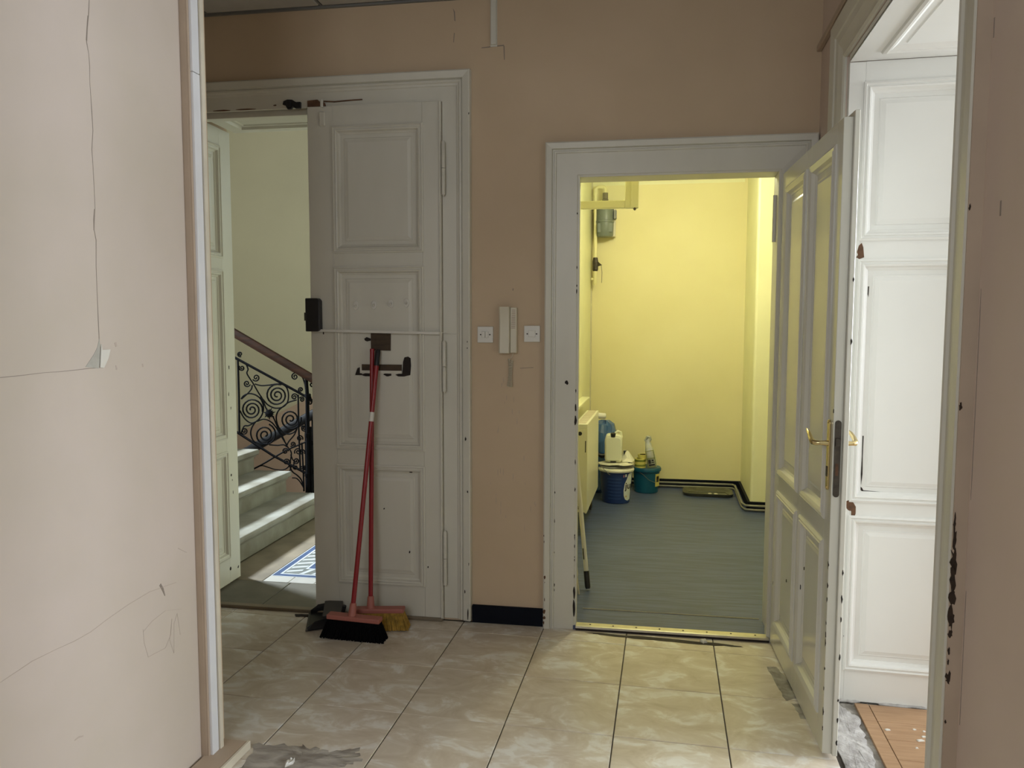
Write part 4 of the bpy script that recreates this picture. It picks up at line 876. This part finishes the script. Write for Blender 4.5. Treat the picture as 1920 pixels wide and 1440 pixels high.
# jerrycan
jc = thing('jerrycan', (-0.172, 6.32, LZ+0.043), 'translucent white plastic jerrycan with black cap on the blue bucket', 'jerrycan')
jz = LZ+0.043
out = [(-0.243, jz+0.02), (-0.225, jz), (-0.12, jz), (-0.102, jz+0.02), (-0.100, jz+0.20), (-0.112, jz+0.224), (-0.15, jz+0.232), (-0.205, jz+0.232), (-0.232, jz+0.225), (-0.245, jz+0.18)]
obj('body', G().prism(out, 6.27, 6.375), M_JERRY, jc, bevel=0.014, bseg=3, smooth=50)
obj('front_panel', G().prism([(-0.232, jz+0.028), (-0.22, jz+0.016), (-0.126, jz+0.016), (-0.114, jz+0.028), (-0.113, jz+0.19), (-0.125, jz+0.205), (-0.222, jz+0.205), (-0.234, jz+0.19)], 6.264, 6.272), M_JERRY, jc, bevel=0.003)
obj('cap', G().tube([(-0.176, 6.282, jz+0.212), (-0.176, 6.278, jz+0.240)], [0.022, 0.021], 16), M_BLACK, jc, smooth=40)
obj('grip', G().tube([(-0.16, 6.32, jz+0.238), (-0.14, 6.32, jz+0.254), (-0.115, 6.33, jz+0.245), (-0.106, 6.33, jz+0.20)], 0.010, 10), M_JERRY, jc, smooth=60)
obj('base_notch', B(-0.195, -0.150, 6.262, 6.268, jz+0.001, jz+0.010), M_BLACK, jc)
# blue bag behind the radiator end
bg = thing('rubbish_bag', (-0.255, 6.68, FZ), 'full blue plastic rubbish bag standing behind the blue bucket', 'rubbish bag')
rnd = random.Random(4); g = G(); seg = 28
rows = [(0.10, 0.0), (0.125, 0.03), (0.128, 0.12), (0.118, 0.25), (0.112, 0.36), (0.115, 0.45), (0.108, 0.53), (0.085, 0.59), (0.045, 0.615), (0.006, 0.62)]
for r, z in rows:
    for k in range(seg):
        a = 2*PI*k/seg; q = 1+0.07*math.sin(5*a+z*9)+rnd.uniform(-.06, .06)
        g.v.append(Vector((-0.265+r*q*math.cos(a), 6.68+r*q*math.sin(a), FZ+z+(rnd.uniform(-.012, .012) if z > .02 else 0))))
for i in range(len(rows)-1):
    for k in range(seg): g.f.append((i*seg+k, i*seg+(k+1) % seg, (i+1)*seg+(k+1) % seg, (i+1)*seg+k))
g.f.append(tuple(range(seg)))
obj('sack', g, M_BAG, bg)
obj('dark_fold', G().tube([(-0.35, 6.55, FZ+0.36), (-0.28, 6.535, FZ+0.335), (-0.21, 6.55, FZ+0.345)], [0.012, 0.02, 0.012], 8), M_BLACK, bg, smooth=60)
# teal bucket with tapes and plaster bag
b3, c3 = bucket('plastic_bucket', 'teal plastic bucket with lid holding tape rolls', (0.105, 6.72), 0.102, 0.116, 0.190, M_TEAL, M_TEAL, 0.030)
obj('wire_handle', G().tube([(c3[0]-0.06, c3[1]-0.106, FZ+0.188), (c3[0]-0.03, c3[1]-0.114, FZ+0.170), (c3[0]+0.02, c3[1]-0.118, FZ+0.125), (c3[0]+0.07, c3[1]-0.098, FZ+0.10), (c3[0]+0.10, c3[1]-0.06, FZ+0.12)], 0.002, 6), M_PIPE, b3, smooth=60)
g = G().lathe([(0.1135, 0.06), (0.1165, 0.17)], c3, 8, -0.85, -0.25); obj('label', g, M_TAPE, b3)
g = G().lathe([(0.1160, 0.10), (0.1175, 0.15)], c3, 6, -0.75, -0.45); obj('label_print', g, M_PRINT, b3)
TZ = FZ+0.2145
def tape(c, z, r, h, label, band=M_TAPEG):
    t = thing('tape_roll', (c[0], c[1], z), label, 'tape roll')
    obj('roll', G().lathe([(r*0.72, 0), (r, 0), (r, h), (r*0.72, h), (r*0.72, 0)], (c[0], c[1], z), 28), M_TAPE, t, smooth=40)
    obj('paper_band', G().lathe([(r+0.0006, h*0.38), (r+0.0012, h*0.40), (r+0.0012, h*0.78), (r+0.0006, h*0.80)], (c[0], c[1], z), 28), band, t, smooth=40)
    obj('core', G().lathe([(r*0.62, 0.001), (r*0.72, 0.001), (r*0.72, h-0.001), (r*0.62, h-0.001), (r*0.62, 0.001)], (c[0], c[1], z), 28), M_DARKW, t, smooth=40)
tape((0.050, 6.70), TZ, 0.047, 0.040, 'yellow tape roll lying lowest on the teal bucket')
tape((0.051, 6.701), TZ+0.041, 0.047, 0.040, 'yellow tape roll stacked second on the teal bucket')
tape((0.075, 6.715), TZ+0.082, 0.046, 0.032, 'yellow tape roll on top of the stack on the teal bucket', M_TAPE)
pb = thing('plaster_bag', (0.155, 6.70, TZ), 'silver foil bag with dark printed label leaning on tape rolls', 'foil bag')
MPB = Matrix.Translation((0.155, 6.695, TZ+0.009)) @ Matrix.Rotation(math.radians(-11), 4, 'Y')
rows = [(0.040, 0.030, 0.0), (0.043, 0.034, 0.03), (0.041, 0.032, 0.10), (0.036, 0.028, 0.155), (0.028, 0.018, 0.185), (0.026, 0.010, 0.205), (0.022, 0.008, 0.225), (0.028, 0.006, 0.245), (0.014, 0.005, 0.255)]
g = G(); rnd = random.Random(11)
for a_, b_, z in rows:
    for k in range(16):
        t = 2*PI*k/16; cx = math.copysign(abs(math.cos(t))**0.6, math.cos(t)); sx = math.copysign(abs(math.sin(t))**0.6, math.sin(t)); q = 1+rnd.uniform(-.05, .05)*(z > 0.1)
        g.v.append(Vector((a_*cx*q, b_*sx*q, z)))
for i in range(len(rows)-1):
    for k in range(16): g.f.append((i*16+k, i*16+(k+1) % 16, (i+1)*16+(k+1) % 16, (i+1)*16+k))
g.f += [tuple(range(16)), tuple((len(rows)-1)*16+k for k in range(16))]
obj('bag', g, M_FOIL, pb, MPB, smooth=50)
obj('label_frame', G().frame(-0.036, 0.005, 0.036, 0.150, [(0, -0.0355), (0.004, -0.0358), (0.005, -0.0350)]).box(-0.033, 0.033, -0.0358, -0.0352, 0.078, 0.083), M_TAPEG, pb, MPB)
obj('label_print', G().box(-0.026, 0.026, -0.0364, -0.0350, 0.016, 0.03).box(-0.026, -0.004, -0.0364, -0.0350, 0.036, 0.070).box(0.0, 0.026, -0.0364, -0.0350, 0.040, 0.048).box(0.004, 0.022, -0.0364, -0.0350, 0.055, 0.068), M_PRINT, pb, MPB)
obj('foil_knot', G().tube([(-0.012, 0, 0.245), (0.004, -0.004, 0.268), (0.024, 0, 0.262), (0.028, 0.002, 0.238), (0.016, 0, 0.222)], [0.010, 0.012, 0.012, 0.010, 0.007], 8), M_FOIL, pb, MPB, smooth=50)
# boot tray
ty = thing('boot_tray', (0.62, 6.72, FZ), 'olive plastic boot tray lying by the pier skirting', 'tray')
def rr(cx, cy, w2, d2, r, n=6):
    o = []
    for sx, sy, a0 in ((1, 1, 0), (-1, 1, PI/2), (-1, -1, PI), (1, -1, 1.5*PI)):
        for k in range(n+1):
            a = a0+PI/2*k/n; o.append((cx+sx*(w2-r)+r*math.cos(a), cy+sy*(d2-r)+r*math.sin(a)))
    return o
MT_ = Matrix.Translation((0.628, 6.70, FZ)) @ Matrix.Rotation(math.radians(-3), 4, 'Z')
g = G(); rings = [(0.198, 0.125, 0.0), (0.212, 0.140, 0.028), (0.208, 0.136, 0.030), (0.186, 0.112, 0.016), (0.170, 0.096, 0.008)]
for a_, b_, z in rings: g.v += [Vector((x, y, z)) for x, y in rr(0, 0, a_, b_, 0.075)]
n = 28
for i in range(4): g.f += [(i*n+k, i*n+(k+1) % n, (i+1)*n+(k+1) % n, (i+1)*n+k) for k in range(n)]
g.f += [tuple(range(n)), tuple(4*n+k for k in range(n))]
obj('pan', g, M_TRAY, ty, MT_, smooth=45)
for dx in (0.0, 0.05): obj('embossed_dot', G().lathe([(0.001, 0.014), (0.012, 0.013), (0.016, 0.008)], (0.02+dx, -0.02, 0), 14), M_PLASTC, ty, MT_, smooth=50)
obj('embossed_rib', G().tube([(-0.16, 0.02, 0.009), (0.0, 0.05, 0.009), (0.15, 0.04, 0.009), (0.17, -0.03, 0.009)], 0.006, 6), M_TRAY, ty, MT_, smooth=60)
# white stick leaning in the corner behind the casing, rag mop beside it
st = thing('broomstick', (-0.253, 4.11, FZ), 'white stick with black grip end leaning behind the casing', 'stick')
p0 = Vector((-0.243, 4.115, FZ+0.010)); p1 = Vector((-0.470, 4.60, 1.90)); d = (p1-p0).normalized()
obj('shaft', G().tube([p0+d*0.085, p1], 0.0125, 14), M_PLASTW, st, smooth=45)
obj('grip', G().tube([p0, p0+d*0.01, p0+d*0.095], [0.012, 0.0155, 0.0155], 14), M_BLACK, st, smooth=45)
q0 = p0+d*0.16; obj('print_strip', G().tube([q0+Vector((-0.006, -0.0105, 0)), q0+d*0.06+Vector((-0.006, -0.0105, 0))], 0.0035, 6), M_PRINT, st)
mp_ = thing('rag_mop', (-0.315, 4.08, FZ), 'cream rag mop standing behind the doorway casing', 'mop')
g = G(); rnd = random.Random(9)
for k in range(34):
    x = -0.375+0.07*rnd.random(); y = 4.02+0.10*rnd.random(); xs_ = x+(x+0.345)*0.4
    g.tube([(-0.335+rnd.uniform(-.02, .02), 4.07+rnd.uniform(-.02, .02), FZ+0.36), (x, y, FZ+0.22), (xs_, y+rnd.uniform(-.02, .02), FZ+0.10), (xs_+rnd.uniform(-.01, .015), y, FZ+0.006)], 0.005, 5)
ms = obj('strands', g, M_CREAM, mp_, smooth=60); ms['kind'] = 'stuff'
obj('handle', G().tube([(-0.335, 4.07, FZ+0.33), (-0.385, 4.07, 1.45)], 0.011, 12), M_CREAM, mp_, smooth=45)

# gas meter with its yellow pipe
gm = thing('gas_meter', (-0.28, 6.83, 2.24), 'grey gas meter with yellow pipe and shut-off valve on the yellow wall', 'gas meter')
Y0 = 6.80
mc = (-0.285, 6.84, 2.245)
obj('case', G().lathe([(0.001, 0.0), (0.066, 0.0), (0.073, 0.012), (0.076, 0.12), (0.080, 0.125), (0.080, 0.135), (0.076, 0.14), (0.076, 0.25), (0.066, 0.27), (0.001, 0.272)], mc, 28), M_METERG, gm, smooth=35)
obj('face_plate', B(-0.35, -0.215, 6.775, 6.80, 2.275, 2.36), M_METERG, gm, bevel=0.006)
obj('counter', B(-0.21, -0.185, 6.80, 6.86, 2.395, 2.47), M_GREYP, gm, bevel=0.003)
obj('wall_plate', B(-0.225, -0.195, 6.86, 6.958, 2.25, 2.50), M_PLASTC, gm, bevel=0.002)
obj('union_nut', G().tube([(-0.285, 6.84, 2.515), (-0.285, 6.84, 2.57)], 0.028, 6), M_STEELD, gm)
obj('union_nut', G().tube([(-0.285, 6.84, 2.575), (-0.285, 6.84, 2.625)], 0.024, 8), M_STEELD, gm)
gp = gm
obj('pipe', G().tube([(-0.285, 6.84, 2.625), (-0.285, 6.84, 2.66), (-0.30, 6.84, 2.678), (-0.345, 6.84, 2.678), (-0.367, 6.84, 2.665), (-0.37, 6.84, 2.63), (-0.367, 6.84, 2.06)], 0.016, 14), M_YPIPE, gp, smooth=50)
obj('elbow', G().tube([(-0.370, 6.84, 2.60), (-0.3705, 6.84, 2.66)], 0.020, 14), M_YPIPE, gp, smooth=40)
va = obj('valve_body', G().tube([(-0.367, 6.84, 1.945), (-0.367, 6.84, 1.96), (-0.367, 6.84, 2.03), (-0.367, 6.84, 2.065)], [0.020, 0.026, 0.026, 0.019], 8), M_STEELD, gp)
obj('lever', G().add([(-0.345, 6.815, 2.03), (-0.305, 6.80, 1.995), (-0.345, 6.815, 1.985), (-0.345, 6.82, 2.03), (-0.305, 6.805, 1.995), (-0.345, 6.82, 1.985)], [(0, 1, 2), (5, 4, 3), (0, 1, 4, 3), (1, 2, 5, 4), (2, 0, 3, 5)]), M_STEELD, va)
obj('seal_wire', G().tube([(-0.312, 6.80, 1.99), (-0.305, 6.80, 1.93), (-0.308, 6.80, 1.84)], 0.002, 5), M_STEELD, va)
obj('lower_pipe', G().tube([(-0.367, 6.84, 1.945), (-0.367, 6.84, 1.84), (-0.367, 6.84, 1.825)], [0.019, 0.019, 0.010], 12), M_YPIPE, gp, smooth=40)
obj('branch', G().tube([(-0.367, 6.84, 1.875), (-0.402, 6.84, 1.875)], 0.012, 12), M_YPIPE, gp, smooth=50)

# open window sash high on the left wall of the yellow room
w1 = thing('window_1', (-0.2, 4.62, 2.15), 'small open white window sash standing into the yellow room', 'window', kind='structure')
SX0, SX1, SZ0, SZ1 = -0.405, -0.002, 2.158, 2.70
obj('rail', B(SX0+0.04, SX1-0.075, 4.60, 4.635, SZ0, SZ0+0.045), M_YCREAM, w1, bevel=0.004)
obj('rail', B(SX0+0.04, SX1-0.075, 4.60, 4.635, SZ1-0.045, SZ1), M_YCREAM, w1, bevel=0.004)
obj('stile', B(SX1-0.075, SX1, 4.60, 4.640, SZ0, SZ1), M_YCREAM, w1, bevel=0.004)
obj('stile', B(SX0, SX0+0.04, 4.60, 4.635, SZ0, SZ1), M_YCREAM, w1, bevel=0.004)
obj('stile_bead', B(SX1-0.040, SX1+0.004, 4.585, 4.602, SZ0-0.004, SZ1), M_YCREAM, w1, bevel=0.003)
obj('pane', B(SX0+0.035, SX1-0.07, 4.616, 4.619, SZ0+0.04, SZ1-0.04), M_GLASS, w1)
obj('catch', G().tube([(-0.02, 4.60, SZ0-0.008), (-0.02, 4.585, SZ0-0.008)], 0.008, 8), M_STEELD, w1)

# ------------------------------------------------------------------ stairwell beyond the entrance
struct('wall_stair_back', B(-5.2, -0.4, 6.9, 7.1, -1.8, 4.6), M_STAIRW, 'pale yellow stairwell wall behind the railing', 'wall')
struct('wall_stair_left', B(-5.4, -5.2, 4.0, 7.1, -1.8, 4.6), M_STAIRW, 'pale yellow stairwell wall at the upper landing', 'wall')
struct('wall_stair_right', B(-0.62, -0.55, 4.0, 7.1, -1.8, 4.6), M_STAIRW, 'pale yellow stairwell wall beside the yellow room', 'wall')
struct('wall_stair_front', G().box(-5.2, -2.28, 4.04, 4.07, -1.8, 4.6).box(-2.28, -0.90, 4.04, 4.07, 2.56, 4.6).box(-0.90, -0.55, 4.04, 4.07, -1.8, 4.6), M_STAIRW, 'pale yellow stairwell face of the entrance wall', 'wall')
struct('ceiling_stairwell', B(-5.4, -0.4, 4.0, 7.2, 4.6, 4.8), M_PLAIN, 'white ceiling of the stairwell', 'ceiling')
dd = struct('wall_stair_dado', G().prism([(-4.9, -0.10), (-2.0, 1.29), (-2.0, -1.7), (-4.9, -1.7)], 6.893, 6.90), M_DADO, 'slanted pink dado on the stairwell wall', 'wall')
lf_ = struct('floor_landing', B(-2.5, -0.6, 3.63, 5.55, -0.10, -0.012), M_BORDER, 'stone bed of the stair landing floor', 'floor')
obj('threshold_slab', B(-2.27, -1.93, 3.63, 4.00, -0.03, 0.0), M_SLAB, lf_, bevel=0.002)
obj('threshold_slab', B(-1.925, -1.55, 3.63, 4.00, -0.03, 0.0), M_SLAB, lf_, bevel=0.002)
obj('threshold_slab', B(-1.545, -0.92, 3.63, 4.00, -0.03, 0.0), M_SLAB, lf_, bevel=0.002)
obj('border_stone', B(-2.40, -2.105, 4.005, 5.5, -0.03, -0.001), M_BORDER, lf_, bevel=0.002)
for k in range(6): obj('floor_tile', B(-2.10+0.155*k, -2.10+0.155*k+0.152, 4.005, 4.098, -0.03, 0.0), M_LTILE, lf_, bevel=0.0012)
# blue and white patterned cement tiles: frames and meander as inlaid strips
def fl(name, x0, x1, y0, y1, mt, z=0.0): return obj(name, B(x0, x1, y0, y1, -0.03, z), mt, lf_)
PX, PY = -2.10, 4.10
fl('pattern_ground', PX, -1.0, PY, 5.4, M_TGREY, -0.001)
def ring(d0, d1, mt):
    fl('pattern_band', PX+d0, PX+d1, PY+d0, 5.4, mt); fl('pattern_band', PX+d1, -1.0, PY+d0, PY+d1, mt)
ring(0.0, 0.006, M_TWHITE); ring(0.006, 0.040, M_NAVY); ring(0.040, 0.052, M_TWHITE); ring(0.150, 0.162, M_TWHITE); ring(0.162, 0.205, M_NAVY); ring(0.205, 0.215, M_TWHITE)
for k in range(14):                                     # slanted white bars of the meander
    y = PY+0.075+0.075*k
    g = G().slab([(PX+0.058, y), (PX+0.145, y+0.035), (PX+0.145, y+0.062), (PX+0.058, y+0.027)], -0.03, 0.0)
    obj('pattern_bar', g, M_TWHITE, lf_)
    x = PX+0.075+0.075*k
    if x < -1.2 and k > 0:
        g = G().slab([(x, PY+0.058), (x+0.035, PY+0.145), (x+0.062, PY+0.145), (x+0.027, PY+0.058)], -0.03, 0.0); obj('pattern_bar', g, M_TWHITE, lf_)
for k in range(8):
    y = PY+0.26+0.11*k
    obj('pattern_bar', G().slab([(PX+0.24, y), (PX+0.30, y+0.03), (PX+0.29, y+0.07), (PX+0.25, y+0.05)], -0.03, 0.0005), M_TWHITE, lf_)

# stairs rising to the left
sc = thing('staircase', (-3.0, 4.8, 0), 'worn grey stone stairs with moulded nosings rising left', 'staircase', kind='structure')
for n_ in range(1, 7):
    X = -2.372-0.265*(n_-1); z = 0.165*n_; ye = 5.50
    nose = [(X, z-0.012), (X-0.004, z-0.003), (X-0.012, z), (X-0.46, z), (X-0.46, z-0.062), (X-0.032, z-0.062), (X-0.030, z-0.050), (X-0.012, z-0.044), (X-0.003, z-0.036)]
    tr_ = obj('tread', G().prism(nose, 4.08, ye+0.03), M_STONE, sc, bevel=0.003)
    obj('riser', G().prism([(X-0.034, z-0.165), (X-0.034, z-0.062), (X-0.45, z-0.062), (X-0.45, z-0.165)], 4.08, ye), M_STONE, sc)
struct('wall_stair_stringer', G().prism([(-2.42, -0.02), (-4.0, 0.96), (-4.0, -1.7), (-2.42, -1.7)], 5.42, 5.49), M_DADO, 'pink stringer side under the stone stairs', 'wall')

# wrought iron railing
YR = 5.56
rg = thing('stair_railing', (-2.53, YR, 0.165), 'black wrought iron scroll railing with dark wooden handrail', 'railing')
def rp(px, py, Y=YR): return onY(px, py, Y)
PXM = YR/F                                       # metres per pixel at the railing plane (rough)
def smoothed(p, n=5):
    if len(p) < 3: return p
    q = [p[0]]+list(p)+[p[-1]]; out = []
    for i in range(1, len(q)-2):
        a, b, c, d = q[i-1:i+3]
        for k in range(n):
            t = k/n
            out.append(tuple(0.5*(2*b[j]+(c[j]-a[j])*t+(2*a[j]-5*b[j]+4*c[j]-d[j])*t*t+(3*b[j]-a[j]-3*c[j]+d[j])*t**3) for j in (0, 1)))
    return out+[p[-1]]
def bar(pts, r=0.007, name='bar', Y=YR, par=None):
    if name == 'bar' and len(pts) > 3: pts = smoothed(pts); r = r*0.82
    return obj(name, G().tube([rp(*p, Y) for p in pts], r, 6), M_IRON, par or rg, smooth=50)
def spiral(cx, cy, r, turns, a_end, s=1, rmin=0.12, tail=None, wd=0.0065, Y=YR, par=None, name='scroll'):
    """spiral from the centre out to radius r (pixels), ending at angle a_end (image axes), optional tail"""
    pts = []; n = int(turns*18)
    for k in range(n+1):
        t = k/n; a = a_end-s*2*PI*turns*(1-t); q = r*(rmin+(1-rmin)*t)
        pts.append((cx+q*math.cos(a), cy+q*math.sin(a)))
    if tail: pts += tail
    return bar(pts, wd, name, Y, par)
hr0, hr1 = rp(380, 590), rp(606, 722)
dv = (hr1-hr0).normalized(); nn = Vector((0, 1, 0)).cross(dv).normalized()
if nn.z < 0: nn = -nn
g = G(); pr_ = [(-0.028, -0.012), (-0.030, 0.008), (-0.020, 0.030), (0.0, 0.036), (0.020, 0.030), (0.030, 0.008), (0.028, -0.012), (0.018, -0.028), (-0.018, -0.028)]
ex_ = hr1+dv*0.25
for p in (hr0, ex_):
    for a_, b_ in pr_: g.v.append(p+Vector((0, a_, 0))+nn*b_)
k = len(pr_); g.f = [(i, (i+1) % k, k+(i+1) % k, k+i) for i in range(k)]+[tuple(range(k)), tuple(range(k, 2*k))]
obj('handrail', g, M_RAILW, rg, smooth=35)
bar([(430, 665), (500, 703), (560, 736), (596, 757)], 0.011, 'top_bar'); bar([(430, 801), (470, 827), (510, 853), (545, 872), (575, 888)], 0.010, 'lower_bar')
bar([(446, 672), (448, 740), (449, 815)], 0.008, 'bar'); bar([(559, 740), (560, 800), (563, 880)], 0.007, 'bar')
nw = obj('newel', G().tube([rp(578, 923), rp(578, 900), rp(578, 880), rp(577, 800), rp(576, 740), rp(574, 706)], [0.020, 0.022, 0.017, 0.016, 0.015, 0.013], 10), M_IRON, rg, smooth=50)
for y in (742, 815, 890): obj('collar', G().tube([rp(577, y+3), rp(577, y-3)], 0.025, 10), M_IRON, nw, smooth=40)
bar([(585, 924), (584, 860), (582, 800)], 0.010, 'bar'); bar([(570, 921), (569, 890), (566, 830)], 0.007, 'bar')
# four large spirals of the panel
spiral(519.5, 741, 21, 2.6, -1.2, 1, tail=None); spiral(472, 768, 20.5, 2.6, 0.2, 1)
spiral(545, 786, 20, 2.4, -0.2, -1); spiral(497, 815, 21, 2.4, -1.2, -1)
bar([(478, 720), (490, 723), (505, 722), (519, 720), (530, 721), (538, 728), (541, 742), (538, 756), (528, 764), (515, 765), (502, 759), (494, 750), (488, 744)])
bar([(452, 748), (458, 741), (468, 738), (480, 741), (490, 750), (494, 764), (491, 778), (482, 789), (470, 793), (458, 784), (450, 770)])
bar([(531, 762), (522, 770), (518, 782), (521, 798), (530, 810), (541, 814), (552, 810), (557, 803), (552, 815), (542, 827), (538, 835)])
bar([(480, 790), (473, 800), (470, 812), (474, 825), (482, 830), (496, 834), (504, 828)]); bar([(482, 790), (495, 786), (508, 791), (518, 802), (524, 812), (530, 822), (538, 835)])
bar([(461, 682), (465, 692), (463, 700), (470, 712), (474, 718), (485, 737), (492, 748), (500, 768), (512, 782), (520, 800), (528, 815), (538, 836), (546, 848), (545, 862)])
bar([(473, 722), (471, 730), (462, 740), (453, 748)]); bar([(452, 812), (458, 799), (466, 798), (476, 793)])
bar([(505, 834), (520, 835), (532, 834), (538, 838)]); bar([(531, 762), (540, 755), (548, 752), (556, 750)])
for a_ in ((450, 664, 5, 1.6, 1.2, -1), (453.5, 690, 5.5, 1.6, -2.4, 1), (480, 708, 7, 1.5, 2.6, 1), (463, 719, 6.5, 1.5, 0.3, -1), (552, 744, 6.5, 1.6, 0.2, 1), (564, 730.5, 5, 1.5, 1.6, -1), (566, 749, 5, 1.5, -2.6, -1),
           (458, 808, 6.5, 1.6, 2.6, 1), (553, 706, 7, 1.6, -0.9, 1), (585, 721, 6, 1.5, -2.2, -1), (549, 833, 5.5, 1.6, 2.4, 1), (535, 846, 6, 1.6, 0, 1), (559, 847, 7, 1.6, 2.6, -1), (537, 866, 6, 1.6, 0.2, 1), (555, 864, 6, 1.6, 2.6, 1), (554, 876, 5, 1.5, -2, 1),
           (570, 803, 5.5, 1.5, 0.8, -1), (562, 822, 6, 1.5, 0.4, 1), (572, 878, 5, 1.5, 0, 1), (587, 830, 5, 1.5, 3, 1), (588, 882, 5, 1.5, 3, 1), (568, 802, 4, 1.2, 0, 1), (581, 755, 5, 1.4, 3.0, -1)):
    spiral(*a_, wd=0.0055)
bar([(557, 700), (566, 706), (571, 718), (573, 730)]); bar([(580, 738), (583, 748), (590, 756)]); bar([(545, 862), (543, 872), (548, 884), (557, 891), (565, 900), (570, 916)])
bar([(548, 896), (556, 897), (563, 904), (569, 914)], 0.006)
bar([(472, 881), (484, 875), (500, 866), (520, 854), (540, 843), (556, 836), (575, 828)], 0.008); bar([(484, 875), (492, 873), (502, 876), (515, 880), (530, 881), (540, 876), (545, 866)], 0.006)
bar([(545, 852), (548, 860), (552, 868), (546, 876), (543, 884)], 0.006)
bar([(588, 756), (592, 770), (590, 800), (591, 880), (592, 895)], 0.008)
# leaf rosette
g = G()
for k in range(14):
    a = 2*PI*k/14+0.2; r = 12.5 if k % 2 else 9
    c = rp(506, 775); tip = rp(506+r*math.cos(a), 775+r*math.sin(a)); l_ = rp(506+6*math.cos(a+0.35), 775+6*math.sin(a+0.35)); r2 = rp(506+6*math.cos(a-0.35), 775+6*math.sin(a-0.35))
    f_ = Vector((0, -0.018, 0)); g.add([c+f_, l_+f_*0.8, tip+Vector((0, -0.006, 0)), r2+f_*0.8, c+Vector((0, 0.004, 0))], [(0, 1, 2, 3), (1, 4, 2), (2, 4, 3)])
obj('leaf_rosette', g, M_IRON, rg)
# railing of the lower flight, further back
YL = 6.15
rg2 = thing('stair_railing', tuple(onY(590, 930, YL)), 'dark handrail of the descending flight behind the scroll railing', 'railing')
a0, a1 = onY(440, 861, YL), onY(604, 768, YL); d = (a1-a0).normalized(); n2 = Vector((0, 1, 0)).cross(d); n2 = -n2 if n2.z < 0 else n2
g = G()
for p in (a0-d*0.3, a1+d*0.4):
    for a_, b_ in pr_: g.v.append(p+Vector((0, a_, 0))+n2*b_*1.25)
g.f = [(i, (i+1) % k, 9+(i+1) % 9, 9+i) for i in range(0)]; kk = len(pr_)
g.f = [(i, (i+1) % kk, kk+(i+1) % kk, kk+i) for i in range(kk)]+[tuple(range(kk)), tuple(range(kk, 2*kk))]
obj('handrail', g, M_BLACK, rg2, smooth=35)
for px in (573, 586, 594): bar([(px, 785), (px+1, 860), (px+2, 960)], 0.010, 'bar', YL, rg2)
for a_ in ((566, 848, 6, 1.5, 0.5, 1), (582, 850, 6, 1.5, 2.5, -1), (592, 840, 5, 1.5, 1, 1), (566, 880, 6, 1.5, 0, 1), (592, 868, 5, 1.5, 3, -1)): spiral(*a_, wd=0.006, Y=YL, par=rg2)
